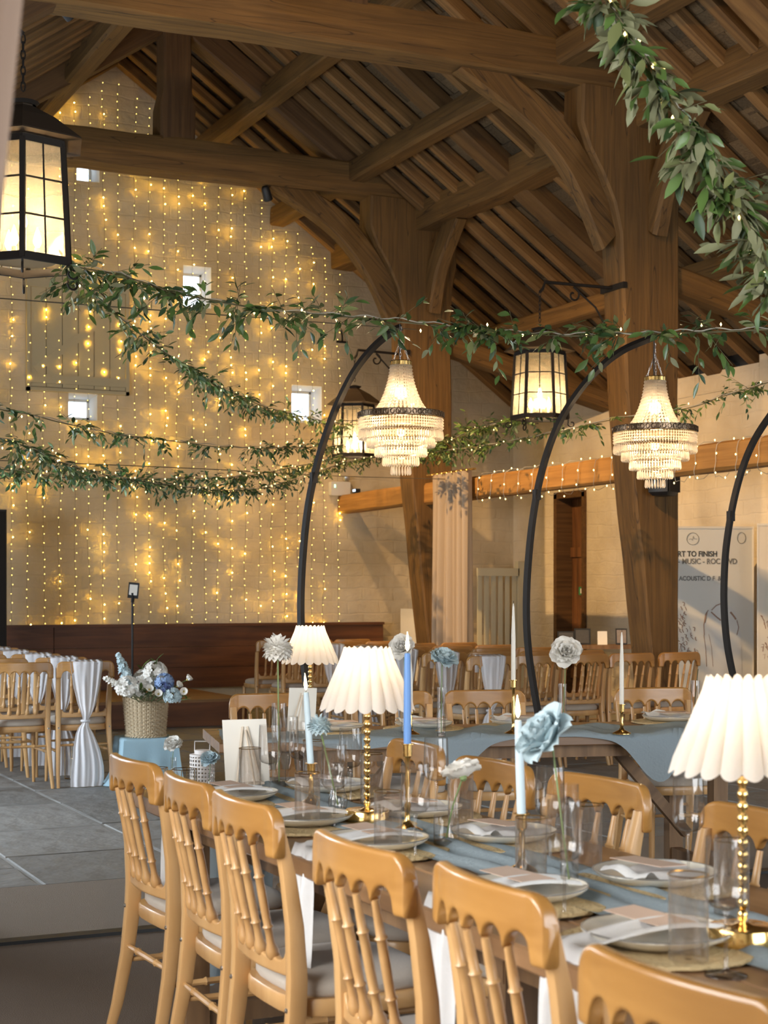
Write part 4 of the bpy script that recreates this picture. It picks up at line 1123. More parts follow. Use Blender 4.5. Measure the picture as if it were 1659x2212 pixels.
# ---------------------------------------------------------------- iron lanterns
def make_lantern():
    t = thing('hanging_lantern', 'x', 'lantern')      # origin at the bottom rim
    n = 6; H = .53; rb, rt = .235, .205
    P = lambda k, r, z, o=0: Vector((r * math.cos(2 * PI * (k + o) / n), r * math.sin(2 * PI * (k + o) / n), z))
    for k in range(n):
        MB().tube([P(k, rb, -.01), P(k, rt, H)], .016, 4, up=(0, 0, 1) if False else None).build('corner_bar', BLACK, t, sm=0)
        a0, a1, b0, b1 = P(k, rb, .02), P(k + 1, rb, .02), P(k, rt, H), P(k + 1, rt, H)
        mu = MB()
        mu.tube([(a0 + a1) / 2, (b0 + b1) / 2], .0045, 4)
        for q in (.33, .66): mu.tube([a0.lerp(b0, q), a1.lerp(b1, q)], .0045, 4)
        mu.build('glazing_bar', BLACK, t, sm=0)
        sc = .985
        MB().add([a0 * sc + Vector((0, 0, .0)), a1 * sc, b1 * sc + Vector((0, 0, .01)), b0 * sc + Vector((0, 0, .01))], [(0, 1, 2, 3)]).build('pane', PANE, t, sm=0)
    rim = MB()
    for z, r, h in ((.0, rb, .035), (H, rt, .03)):
        rim = MB(); rim.loft([[P(k, r + .008, z - h / 2) for k in range(n)], [P(k, r + .008, z + h / 2) for k in range(n)], [P(k, r - .012, z + h / 2) for k in range(n)], [P(k, r - .012, z - h / 2) for k in range(n)]], cap=False, loop=True); rim.build('rim', BLACK, t, sm=0)
    rf = MB().loft([[P(k, .30, H + .02) for k in range(n)], [P(k, .295, H + .028) for k in range(n)], [P(k, .16, H + .13) for k in range(n)], [P(k, .05, H + .19) for k in range(n)], [P(k, .045, H + .21) for k in range(n)], [P(k, .01, H + .22) for k in range(n)]], cap=True)
    rf.build('roof', pm('lantern_roof_metal', (.05, .034, .022), .6, .4), t, sm=0)
    MB().lathe([(.06, H + .195), (.075, H + .21), (.02, H + .225)], 12).build('finial_collar', BLACK, t)
    for k in range(n):
        c = P(k, rb, -.02); out = Vector((c.x, c.y, 0)).normalized(); pth = []
        for q in fr(0, 1, 12):
            a = q * 5.2; r = .032 * (1 - .62 * q)
            pth.append(c + out * (.016 - r * math.cos(a) + .012) + Vector((0, 0, -.035 - r * math.sin(a))))
        MB().tube([c, c + Vector((0, 0, -.03))] + pth, .0055, 5).build('scroll_foot', BLACK, t)
    MB().lathe([(.001, .015), (.15, .015), (.155, .02), (.001, .022)], 24).build('floor_plate', pm('lantern_tray', (.45, .34, .2), .5, .5), t)
    for k in range(4):
        a = 2 * PI * k / 4 + .5; r = .075 if k else .0; x, y = r * math.cos(a), r * math.sin(a); z0 = .07 if k else .16
        slv = MB().lathe([(.001, .02), (.013, .02), (.013, z0), (.001, z0)], 10, M=Matrix.Translation((x, y, 0))).build('candle_sleeve', WAXW, t)
        MB().lathe([(.006, z0), (.017, z0 + .02), (.019, z0 + .035), (.012, z0 + .065), (.001, z0 + .095)], 12, M=Matrix.Translation((x, y, 0))).build('bulb', BULB, slv, sm=180)
    l = bpy.data.lights.new('lantern_glow', 'POINT'); l.energy = 15; l.color = (1, .70, .36); l.shadow_soft_size = .06
    lo = bpy.data.objects.new('lantern_glow', l); COL.objects.link(lo); lo.parent = t; lo.location = (0, 0, .14)
    return t
lan0 = make_lantern()
def lantern(o, p, sc, lab, brk, blab):
    o.location = p; o.scale = (sc, sc, sc); o['label'] = lab; o['group'] = 'iron lanterns'
    top = Vector((p.x, p.y, p.z + .80 * sc))
    o.rotation_euler = (0, 0, math.radians(16.5) if p.y < 9 else .5)
    b = thing('lantern_bracket', blab, 'bracket', brk)
    B = Vector(brk); dx = top.x - B.x; dy = top.y - B.y; zz = top.z + .34 - B.z
    MB().tube([(0, 0, zz), (dx * .5, dy * .5, zz), (dx * .93, dy * .93, zz), (dx * .96, dy * .96, zz - .06), (dx, dy, zz - .09)], .014, 6).build('arm', BLACK, b)
    ln = MB()
    for i in range(7):
        M = Matrix.Translation((dx, dy, zz - .11 - i * .036)) @ Matrix.Rotation(PI / 2 * (i % 2), 4, 'Z')
        ln.tube([(.010 * math.cos(q), 0, .024 * math.sin(q)) for q in fr(0, 2 * PI, 8)][:-1], .0035, 4, M=M, loop=True)
    ln.build('chain', BLACK, b)
    sp = []
    for q in fr(0, 1, 16):
        a = q * 6.5; r = .07 * (1 - .8 * q)
        sp.append((dx * .55 - dx / abs(dx) * r * math.sin(a), dy * .55, zz - .09 + r * math.cos(a)))
    MB().tube([(dx * .05, dy * .05, zz - .40), (dx * .25, dy * .25, zz - .18)] + sp, .009, 5).build('scroll', BLACK, b)
    MB().box((0, 0, zz), (.04, .36, .05)).build('wall_strap', BLACK, b, sm=0)
    return top
lA = at(50, 572, 7.3)
lantern(lan0, lA, 1.0, 'big iron lantern with lit bulbs at the upper left', (.75, lA.y, lA.z), 'iron bracket holding the upper left lantern')
lan1 = copy_tree(lan0); lB = at(1166, 902, 13.6)
lantern(lan1, lB, 1.02, 'iron lantern glowing behind the garland by the broad post', (UA - .28, V2, lB.z), 'iron bracket on the broad post beside the banner')
lan2 = copy_tree(lan0); lC = at(766, 985, 17.4)
lantern(lan2, lC, 1.02, 'iron lantern behind the left chandelier', (UA - .25, V1, lC.z), 'iron bracket on the post beside the curtain')
timber('side_post', [(.62, lA.y, 0), (.62, lA.y, 5.6)], .3, .3, OAK, None, 'oak post carrying the upper left lantern', up=(0, 1, 0), seed=90)

# ---------------------------------------------------------------- garlands
def leaf_verts(L_=.06, W=.022, bend=.25):
    v = [(0, 0, 0)]
    for t, w in ((.25, .75), (.5, 1.0), (.78, .62)):
        z = -bend * L_ * t * t
        v += [(L_ * t, -W * w / 2, z + .10 * W * w), (L_ * t, 0, z - .04 * W), (L_ * t, W * w / 2, z + .10 * W * w)]
    v.append((L_, 0, -bend * L_))
    f = [(0, 1, 2), (0, 2, 3), (1, 4, 5, 2), (2, 5, 6, 3), (4, 7, 8, 5), (5, 8, 9, 6), (7, 10, 8), (8, 10, 9)]
    return v, f
LV = [leaf_verts(.062, .026, .2), leaf_verts(.052, .021, .45), leaf_verts(.07, .024, .1)]
LEAFM = [[MB().add(*lv).mesh('leaf', m, 180) for lv in LV] for m in LEAF]
def garland(pix, label, n, singles=0, spread=.05, seed=0, mix=(.6, .15, .2, .05), lsc=1.0, bulbs=30, droop=.4):
    rd = random.Random(seed)
    pts = catmull([at(*q) for q in pix], 10)
    o0 = pts[0].copy(); t = thing('hanging_garland', label, 'garland', o0, 0, 'leaf garlands')
    P = [p - o0 for p in pts]
    cum = [0]
    for a, b in zip(P, P[1:]): cum.append(cum[-1] + (b - a).length)
    def along(s):
        for i in range(len(P) - 1):
            if s <= cum[i + 1]:
                q = (s - cum[i]) / max(1e-6, cum[i + 1] - cum[i]); return P[i].lerp(P[i + 1], q), (P[i + 1] - P[i]).normalized()
        return P[-1], (P[-1] - P[-2]).normalized()
    vine = [p + Vector((noise.noise((p.x * 3, p.y * 3, seed)), noise.noise((p.y * 3, p.x * 3, seed + 5)), noise.noise((p.z * 9, p.x * 4, 2)))) * .012 for p in P]
    MB().tube(vine, .0035 * lsc, 5).build('vine', STEM, t)
    MB().tube([p + Vector((0, 0, .008 + .006 * math.sin(i * 1.3))) for i, p in enumerate(P)], .0026, 4).build('light_cable', WIRE, t)
    mb = MB(); leaves = []
    tot = cum[-1]; k = 0; cl = 0
    while k < n:
        s = rd.uniform(0, tot)
        dens = .55 + .45 * noise.noise((s * 2.3, seed, 0)) + .3
        if rd.random() > dens: continue
        p, tn = along(s)
        # a sprig of four to seven leaves
        ax = Vector((rd.gauss(0, 1), rd.gauss(0, 1), rd.gauss(-droop, .8))).normalized()
        ax = (ax + tn * rd.uniform(-.9, 1.3)).normalized()
        L_ = rd.uniform(.4, 1.0) * spread * 2.2
        m = rd.randint(4, 7)
        for j in range(m):
            q = p + ax * L_ * (j + .5) / m + Vector((0, 0, -droop * .25 * L_ * (j / m) ** 2))
            side = ax.cross(Vector((rd.gauss(0, .5), rd.gauss(0, .5), 1))).normalized() * (1 if j % 2 else -1)
            x = (ax * rd.uniform(.5, 1.2) + side * rd.uniform(.4, 1.1) + Vector((0, 0, -droop * rd.uniform(0, 1.0)))).normalized()
            up = Vector((rd.gauss(0, .7), rd.gauss(0, .7), 1)).normalized()
            z = (up - x * up.dot(x)); z = z.normalized() if z.length > .05 else x.orthogonal().normalized(); y = z.cross(x)
            s_ = lsc * rd.uniform(.7, 1.15)
            M = Matrix(((x.x * s_, y.x * s_, z.x * s_, q.x), (x.y * s_, y.y * s_, z.y * s_, q.y), (x.z * s_, y.z * s_, z.z * s_, q.z), (0, 0, 0, 1)))
            mi = rd.choices(range(4), mix)[0]
            leaves.append((M, mi, rd.randrange(3))); k += 1
        if singles == 0 or cl > singles / 5: pass
        mb.tube([p, p + ax * L_ * .5, p + ax * L_], .0012 * lsc, 3, m=4); cl += 1
    for (M, mi, li) in leaves[:singles]: link('leaf', LEAFM[mi][li], t, M=M)
    for (M, mi, li) in leaves[singles:]: mb.add(*LV[li], m=mi, M=M)
    tag(mb.build('foliage', LEAF + [STEM], t, sm=180), kind='stuff')
    fb = MB()
    for i in range(bulbs):
        p, tn = along(tot * (i + rd.random()) / bulbs)
        fb.octa(p + Vector((rd.gauss(0, .02), rd.gauss(0, .02), rd.gauss(0, .025))), .0055 * (1 if lsc > .8 else .9), 0, 1.6)
    if bulbs: tag(fb.build('fairy_bulbs', FAIRY_G, t, sm=0), kind='stuff')
    return t
garland([(135, 572, 7.3), (250, 592, 7.2), (380, 634, 7.1), (560, 668, 7.0), (720, 682, 6.9), (870, 694, 6.8), (1040, 714, 6.7), (1200, 724, 6.6), (1350, 724, 6.5), (1500, 717, 6.4), (1659, 712, 6.3), (1780, 700, 6.2)],
        'long leafy garland swagged across in front of both hoops', 900, 290, .095, 1, (.62, .16, .17, .05), 1.05, 26)
garland([(1282, -40, 4.4), (1345, 55, 4.42), (1400, 130, 4.45), (1450, 212, 4.5), (1505, 290, 4.5), (1550, 375, 4.55), (1595, 455, 4.6), (1630, 525, 4.6), (1668, 620, 4.7)],
        'dense sage leaf garland hanging at the upper right', 560, 290, .06, 2, (.33, .12, .05, .5), 1.3, 22, .5)
garland([(140, 582, 7.35), (220, 652, 8.2), (330, 742, 9.6), (440, 815, 11.2), (560, 874, 13.2), (680, 906, 15.2), (745, 918, 16.3)], 'leafy garland running from the upper left lantern to the far lantern', 1000, 0, .085, 3, (.4, .25, .3, .05), .95, 30)
garland([(-30, 876, 9), (100, 905, 9.6), (230, 935, 10.3), (330, 948, 11), (450, 962, 12), (560, 968, 13), (700, 966, 15), (742, 962, 15.6)], 'thin leafy garland on a silver wire across the gable', 560, 0, .07, 4, (.5, .2, .3, 0), .9, 24)
garland([(-30, 938, 8.5), (60, 967, 9), (150, 1006, 10), (260, 1034, 11), (370, 1049, 12), (480, 1060, 13), (580, 1051, 14), (680, 1022, 15), (760, 996, 16), (828, 984, 16.7)], 'lowest dark garland sagging across the gable wall', 1500, 0, .07, 5, (.2, .3, .5, 0), .8, 60)
garland([(-30, 1006, 10), (100, 1028, 11), (230, 1036, 12), (400, 1034, 13.2), (520, 1030, 14.5), (640, 1008, 16), (740, 985, 16.6)], 'dark garland just above the lowest one on the gable', 1000, 0, .07, 6, (.25, .2, .55, 0), .85, 40)
garland([(905, 978, 16.6), (960, 955, 15.6), (1030, 930, 14.8), (1090, 912, 14.3), (1155, 897, 13.7)], 'bushy garland between the two far lanterns', 900, 0, .12, 7, (.6, .15, .25, 0), 1.0, 16)
garland([(900, 982, 16.6), (1040, 965, 14.6), (1180, 938, 13.2), (1320, 906, 12.2), (1480, 882, 11.4), (1560, 856, 11), (1659, 826, 10.5), (1760, 790, 10.2)], 'thin garland passing behind the middle hoop to the right edge', 620, 0, .08, 8, (.65, .15, .2, 0), .95, 24)
for pix, lab in ((((-20, 643, 9), (300, 667, 10), (700, 697, 12), (900, 712, 13)), 'thin dark cable stretched high across the gable'), (((-20, 994, 12), (420, 1012, 14), (720, 1028, 16.5), (1000, 1036, 17)), 'thin dark cable stretched low across the gable')):
    p = [at(*q) for q in pix]
    tag(MB().tube([q - p[0] for q in catmull(p, 6)], .0035, 4).build('hanging_cable', DWIRE, None, p[0]), lab, 'cable')

# ---- fairy lights wound round the rails
def wound(v0, v1, lab, seed):
    rd = random.Random(seed); t = thing('fairy_light_string', lab, 'fairy lights', (UA + .02, (v0 + v1) / 2, 2.5))
    L_ = v1 - v0; turns = int(L_ / .27); pts = []
    for i in range(turns * 16 + 1):
        q = i / (turns * 16); a = q * turns * 2 * PI
        c, s = math.cos(a), math.sin(a); m = max(abs(c) / .10, abs(s) / .135)
        pts.append((c / m, -L_ / 2 + L_ * q + .02 * math.sin(a * 3), s / m * (1.0 + (.25 * rd.random() if s < -.5 else 0))))
    MB().tube(pts, .0026, 4).build('cable', WIRE, t)
    b = MB()
    for i in range(0, len(pts), 3):
        x, y, z = pts[i]; b.octa((x - .008, y + rd.uniform(-.03, .03), z + rd.uniform(-.02, .02)), .0085, 0, 1.2)
    tag(b.build('bulbs', FAIRY_G, t, sm=0), kind='stuff')
wound(V2 + .2, V1 - 1.3, 'fairy lights wound round the rail between the posts', 1)
wound(8.2, V2 - .22, 'fairy lights wound round the rail above the banner', 2)

# ---- barn spotlights clamped on the trusses and posts, aimed at the arcade
def spot(p, target, power, lab, ang=70, col=(1, .60, .24)):
    t = thing('spotlight', lab, 'spotlight', p)
    d = (Vector(target) - Vector(p)).normalized(); q = d.to_track_quat('-Z', 'Y')
    M = q.to_matrix().to_4x4()
    MB().lathe([(.03, .10), (.045, .08), (.05, -.05), (.046, -.055), (.04, -.045)], 16, M=M).build('can', BLACKM, t)
    MB().tube([(0, 0, .06), (0, 0, .16)], .012, 6).build('clamp', BLACKM, t)
    l = bpy.data.lights.new('spot_glow', 'SPOT'); l.energy = power; l.color = col; l.spot_size = math.radians(ang); l.spot_blend = .8; l.shadow_soft_size = .05
    lo = bpy.data.objects.new('spot_glow', l); COL.objects.link(lo); lo.parent = t; lo.location = d * .07; lo.rotation_euler = q.to_euler()
# ---------------------------------------------------------------- spotlights of the barn
spot((3.05, 11.98, 5.80), (8.1, 14.3, 2.5), 1700, 'black spotlight aimed at the rail between the posts', 50)
spot((3.0, 7.72, 5.62), (8.1, 10.4, 2.6), 1000, 'black spotlight aimed at the broad post and banner', 42)
spot((3.3, 7.68, 5.5), (7.4, 13.5, 5.6), 190, 'black spotlight lighting the roof timbers', 95)
sp = at(577, 418, 17.0); spot((sp.x, sp.y, 5.62), (8.0, 17.4, 2.2), 260, 'small spotlight under the far tie beam', 60)

# ---------------------------------------------------------------- aisle: plinth with basket of flowers
pb = at_z(315, 1690, 0)
BX, BY = pb.x, pb.y
W, H = .20, .335
def cover(s, t):
    a = 2 * PI * s; c, sn = math.cos(a), math.sin(a); m = max(abs(c), abs(sn))
    if t < .25:
        k = t / .25; return (W * c / m * k, W * sn / m * k, H + .004)
    q = (t - .25) / .75
    flare = 1 + .10 * q + (.16 * q * q) * (.5 + .5 * math.sin(a * 9 + 1)) + .45 * q ** 3 * max(0, math.cos(a - 3.4)) ** 4
    return (W * c / m * flare, W * sn / m * flare, H * (1 - q) + .004 + (.0 if q < .99 else .002))
pt = tag(MB().grid(cover, 97, 26).build('draped_plinth', BLUE_COVER, None, (BX, BY, 0), (0, 0, -.1), sm=60), 'low plinth draped in powder blue cloth beside the aisle', 'plinth')
bk = thing('wicker_basket', 'round wicker basket full of white and blue flowers', 'basket', (BX, BY, H + .008))
BH, rows, stk = .30, 22, 30
wv = MB(); rings = []
for i in range(rows * 2 + 1):
    z = BH * i / (rows * 2); r0 = lerp(.142, .166, i / (rows * 2)); row = i // 2; ring = []
    for k in range(stk * 4):
        a = 2 * PI * k / (stk * 4)
        ring.append(((r0 + .0075 * math.cos(a * stk / 2 * 1 + PI * row) + (.003 if i % 2 else -.003)) * math.cos(a), (r0 + .0075 * math.cos(a * stk / 2 + PI * row) + (.003 if i % 2 else -.003)) * math.sin(a), z))
    rings.append(ring)
wv.loft(rings, cap=False).build('woven_wall', WICKER, bk, sm=60)
for k in range(stk):
    a = 2 * PI * k / stk
    MB().tube([(.140 * math.cos(a), .140 * math.sin(a), .0), (.167 * math.cos(a), .167 * math.sin(a), BH)], .004, 5).build('stake', WICKER, bk)
for z, r in ((.005, .145), (BH, .170)):
    for ph in (0, PI):
        MB().tube([((r + .006 * math.cos(q * 20 + ph)) * math.cos(q), (r + .006 * math.cos(q * 20 + ph)) * math.sin(q), z + .006 * math.sin(q * 20 + ph)) for q in fr(0, 2 * PI, 120)][:-1], .006, 5, loop=True).build('braided_rim', WICKER, bk)
for s in (-1, 1):
    cx, cy = CY * 0 - SY * s * .17, -CY * s * .17 * 1.0
    pts = []
    for q in fr(0, PI, 14):
        w_ = .062 * math.cos(q)
        pts.append((CY * w_ - SY * s * (-.165) * -1 * -1 * 0 + (-SY) * (.168 if s > 0 else -.168), -SY * w_ + (-CY) * (.168 if s > 0 else -.168), BH - .01 + .085 * math.sin(q)))
    MB().tube(pts, .008, 6).build('handle', WICKER, bk)
MB().lathe([(.001, .004), (.142, .004), (.142, .012), (.001, .014)], 30).build('bottom', WICKER, bk)
# flowers standing in the basket
B0 = Vector((BX, BY, H + .10))
def dB(px, py, dd=0.0): return at(px, py, 11.25 + dd)
def cluster(name, lab, head, base, mat, n, rad, fl, seed, hz=1.0):
    t = thing(name, lab, 'flower', base); rd = random.Random(seed); h = Vector(head) - Vector(base)
    MB().tube([(0, 0, 0), h * .55 + Vector((0, 0, .02)), h], .004, 5).build('stem', GREENSTEM, t)
    mb = MB()
    for k in range(n):
        z = rd.uniform(-.5, 1); a = rd.uniform(0, 6.28); r = math.sqrt(1 - z * z)
        c = h + Vector((r * math.cos(a) * rad, r * math.sin(a) * rad, z * rad * hz))
        for j in range(5):
            b = 2 * PI * j / 5 + k
            dr = Vector((r * math.cos(a), r * math.sin(a), z)); x = dr.orthogonal().normalized(); y = dr.cross(x)
            e = x * math.cos(b) + y * math.sin(b); f = x * math.cos(b + .55) + y * math.sin(b + .55); g_ = x * math.cos(b - .55) + y * math.sin(b - .55)
            mb.add([c, c + f * fl * .7 + dr * fl * .2, c + e * fl + dr * fl * .35, c + g_ * fl * .7 + dr * fl * .2], [(0, 1, 2, 3)])
    tag(mb.build('florets', mat, t, sm=0), kind='stuff')
    return t
def spike(lab, base, p0, p1, mat, n, r0, r1, fl, seed):
    t = thing('flower_spike', lab, 'flower', base); rd = random.Random(seed); B = Vector(base)
    a, b = Vector(p0) - B, Vector(p1) - B
    MB().tube([(0, 0, 0), a, b], .004, 5).build('stem', GREENSTEM, t)
    mb = MB()
    for k in range(n):
        q = k / n; c = a.lerp(b, q); an = k * 2.4 + rd.uniform(-.4, .4); r = lerp(r0, r1, q) * rd.uniform(.45, 1.25)
        dr = Vector((math.cos(an), math.sin(an), .35)).normalized(); c = c + dr * r
        x = dr.orthogonal().normalized(); y = dr.cross(x); s_ = fl * lerp(1, .45, q)
        for j in range(5):
            bb = 2 * PI * j / 5 + k
            e = x * math.cos(bb) + y * math.sin(bb); f = x * math.cos(bb + .6) + y * math.sin(bb + .6); g_ = x * math.cos(bb - .6) + y * math.sin(bb - .6)
            mb.add([c, c + f * s_ * .75 + dr * s_ * .2, c + e * s_ + dr * s_ * .4, c + g_ * s_ * .75 + dr * s_ * .2], [(0, 1, 2, 3)])
    tag(mb.build('florets', mat, t, sm=0), kind='stuff')
bs = lambda x, y: (BX + x * .6, BY + y * .6, H + .25)
spike('pale blue delphinium spike standing tallest in the basket', bs(-.06, .02), dB(278, 1480), dB(254, 1412), PETB, 64, .050, .012, .027, 1)
spike('white stock spike leaning left out of the basket', bs(-.08, -.03), dB(290, 1505), dB(226, 1465), PETW, 64, .055, .018, .030, 2)
cluster('hydrangea', 'white hydrangea head at the back of the basket', dB(335, 1455), bs(.02, .05), PETW, 60, .078, .028, 3)
cluster('hydrangea', 'white flower head behind the basket handle', dB(275, 1485, -.1), bs(-.05, -.06), PETW, 60, .072, .028, 4)
cluster('hydrangea', 'blue cornflower head in the middle of the basket', dB(355, 1475, -.08), bs(.05, -.05), PETB2, 60, .058, .026, 5)
cluster('thistle', 'dark blue berry head in the middle of the basket', dB(357, 1486, -.14), bs(.04, -.07), PETD, 50, .042, .011, 6)
cluster('thistle', 'grey blue thistle head drooping over the basket rim', dB(373, 1505, -.16), bs(.09, -.06), PETB, 90, .058, .018, 7)
cluster('hydrangea', 'soft white filler bloom low in the basket', dB(312, 1470, .05), bs(.0, .0), PETW, 60, .072, .028, 8)
def anemone(lab, head, base, seed, face):
    t = thing('anemone', lab, 'flower', base); h = Vector(head) - Vector(base); rd = random.Random(seed)
    MB().tube([(0, 0, 0), h * .6 + Vector((0, 0, .02)), h], .0035, 5).build('stem', GREENSTEM, t)
    q = Vector(face).normalized().to_track_quat('Z', 'Y').to_matrix().to_4x4()
    for k in range(7):
        M = Matrix.Translation(h) @ q @ Matrix.Rotation(2 * PI * k / 7, 4, 'Z') @ Matrix.Rotation(.6, 4, 'X') @ Matrix.Diagonal((.85, .85, .85, 1))
        link('petal', PET['w'][0], t, M=M)
    MB().ball((0, 0, 0), .010, 8, 5, M=Matrix.Translation(h) @ q).build('heart', YELLOWC, t)
anemone('white anemone facing forward at the right of the basket', dB(397, 1494, -.2), bs(.1, -.02), 1, (-.3, -1, .2))
anemone('white anemone seen from the side above the basket', dB(384, 1482, -.1), bs(.1, .0), 2, (.4, -.6, .6))
anemone('half open white anemone at the basket rim', dB(342, 1500, -.2), bs(.03, -.1), 3, (-.2, -1, .5))
anemone('small white anemone in the centre of the basket', dB(322, 1490, -.18), bs(.0, -.1), 4, (0, -1, .6))
anemone('small white bud at the far right of the basket', dB(405, 1468, -.1), bs(.12, .0), 5, (.5, -.4, .6))
def sprig(lab, base, head, n, seed):
    t = thing('leaf_sprig', lab, 'foliage', base); rd = random.Random(seed); h = Vector(head) - Vector(base)
    MB().tube([(0, 0, 0), h * .5, h], .003, 5).build('stem', GREENSTEM, t)
    for k in range(n):
        q = .45 + .55 * (k + 1) / n; a = k * 2.4; c = h * q
        x = (Vector((math.cos(a), math.sin(a), .7)) + h.normalized() * .4).normalized(); z = Vector((0, 0, 1)) - x * x.z; z.normalize(); y = z.cross(x); s_ = 1.1 * rd.uniform(.8, 1.2)
        link('leaf', LEAFM[0][k % 3], t, M=Matrix(((x.x * s_, y.x * s_, z.x * s_, c.x), (x.y * s_, y.y * s_, z.y * s_, c.y), (x.z * s_, y.z * s_, z.z * s_, c.z), (0, 0, 0, 1))))
sprig('green leaf sprig rising from the middle of the basket', bs(.02, .03), dB(340, 1424), 9, 1)
sprig('shorter green leaf sprig in the basket', bs(-.01, .02), dB(308, 1440), 9, 2)
sprig('dark leaf sprig hanging right over the basket rim', bs(.1, -.02), dB(410, 1510, -.1), 8, 3)
sprig('leafy filler low in the basket', bs(0, 0), dB(305, 1490, -.1), 12, 4)
sprig('leafy filler behind the white anemones', bs(.05, 0), dB(330, 1480, .05), 12, 5)
for i, (x, y) in enumerate(((262, 1500), (290, 1470), (318, 1500), (350, 1500), (372, 1488), (345, 1465), (298, 1505))):
    sprig('small leaf sprig %s among the basket flowers' % ('far left', 'behind the white stock', 'low at the front', 'front right', 'behind the thistle', 'behind the blue heads', 'beside the handle')[i], bs(0, 0), dB(x, y, .06 - .04 * (i % 4)), 10, 20 + i)

# ---- perforated lantern, glass boxes and small flowers beside the plinth
pl = at_z(437, 1737, 0)
pf = thing('perforated_lantern', 'blush white perforated metal lantern with square handle', 'lantern', (pl.x, pl.y, 0))
mb = MB(); rL, hL, nc, nr = .083, .33, 24, 13
for i in range(nc):
    a0, a1 = 2 * PI * i / nc, 2 * PI * (i + .45) / nc
    mb.loft([[(r * math.cos(a), r * math.sin(a), z) for r, z in ((rL, .0), (rL, hL))] for a in (a0, a1)], cap=False, closed=False)
for j in range(nr + 1):
    z = hL * j / nr; hz = .0055 if 0 < j < nr else .012
    mb.loft([[((rL + .0005) * math.cos(2 * PI * k / 48), (rL + .0005) * math.sin(2 * PI * k / 48), zz) for k in range(48)] for zz in (max(0, z - hz), min(hL, z + hz))], cap=False)
mb.build('lattice_wall', WHITE_MET, pf, sm=0)
MB().lathe([(.001, hL + .03), (.05, hL + .03), (.052, hL + .028), (.052, hL + .004), (.083, hL + .002), (.083, hL - .004), (.001, hL - .004)], 36).build('lid', WHITE_MET, pf)
MB().tube([(-.05, 0, hL + .02), (-.05, 0, hL + .085), (.05, 0, hL + .085), (.05, 0, hL + .02)], .004, 4).build('handle', WHITE_MET, pf, (0, 0, 0), (0, 0, -YAW), sm=0)
MB().lathe([(.001, .005), (.035, .005), (.035, .12), (.001, .12)], 16).build('candle', WAXW, pf)
def glassbox(p, lab, n=6, r=.09, h=.20, ch=.10, lit=True):
    t = thing('glass_candle_box', lab, 'candle holder', (p.x, p.y, 0))
    e = MB(); Q = lambda k, z: Vector((r * math.cos(2 * PI * k / n), r * math.sin(2 * PI * k / n), z))
    for k in range(n):
        e.tube([Q(k, .0), Q(k, h)], .0025, 4); e.tube([Q(k, h), Q(k + 1, h)], .0025, 4); e.tube([Q(k, .003), Q(k + 1, .003)], .0025, 4)
        MB().add([Q(k, .003), Q(k + 1, .003), Q(k + 1, h), Q(k, h)], [(0, 1, 2, 3)]).build('pane', GLASS, t, sm=0)
    e.build('gold_edge', BRASSD, t, sm=0)
    c = thing('pillar_candle', 'ivory pillar candle inside the ' + lab, 'candle', (p.x, p.y, .004))
    MB().lathe([(.001, 0), (.03, 0), (.03, ch), (.012, ch - .004), (.001, ch - .006)], 18).build('wax', WAXW, c)
    MB().lathe([(.0005, ch), (.006, ch + .01), (.004, ch + .028), (.0004, ch + .045)], 10).build('flame', FLAME, c)
glassbox(at_z(335, 1745, 0), 'glass box with gold edges before the plinth', 6, .085, .26, .13)
glassbox(at_z(398, 1752, 0), 'glass box with gold edges beside the perforated lantern', 6, .085, .27, .16)
glassbox(at_z(160, 1682, 0), 'glass box under the sashed aisle chair', 4, .07, .25, .15)
for px, lab, k in ((375, 'clear vase with white rose on the floor', 'w'), (455, 'clear bottle with blue rose on the floor', 'b')):
    p = at_z(px, 1748, 0)
    bt = thing('floor_vase', lab, 'vase', (p.x, p.y, 0))
    hv = .33 if k == 'w' else .22
    MB().lathe([(.04, 0), (.042, .01), (.042, hv * .6), (.02, hv * .78), (.018, hv), (.021, hv + .005)], 24).build('wall', GLASS, bt, sm=180)
    MB().lathe([(.001, .001), (.04, .001), (.04, .012), (.001, .014)], 20).build('base', GLASS, bt)
    py = 1612 if k == 'w' else 1643
    dd = EYE * F_PX / (1748 - HORIZON)
    rose(k, 'white rose in the floor vase beside the plinth' if k == 'w' else 'blue rose beside the perforated lantern', (p.x, p.y, .02), at(px, py, dd), 1.35 if k == 'w' else 1.25, (-.2, -.6, .8), 30 + px)

# ---- stand with a small screen in the aisle
ps = at_z(286, 1600, 0); ts = thing('tablet_stand', 'thin black stand with small screen in front of the stage', 'stand', (ps.x, ps.y, 0))
MB().tube([(0, 0, .02), (0, 0, 1.32)], .011, 8).build('pole', BLACKM, ts)
MB().lathe([(.001, 0), (.14, 0), (.14, .01), (.02, .022), (.001, .022)], 24).build('base', BLACKM, ts)
MB().tube([(0, 0, 1.31), (.0, -.02, 1.36), (-.01, -.03, 1.40)], .016, 8).build('clamp', BLACKM, ts)
MB().box((0, 0, 0), (.10, .014, .15)).build('screen', BLACKM, ts, (0, -.035, 1.42), (.2, .1, -.3), sm=0)
MB().box((0, 0, 0), (.075, .004, .10)).build('screen_face', PAPER, ts, (-.004, -.046, 1.425), (.2, .1, -.3), sm=0)

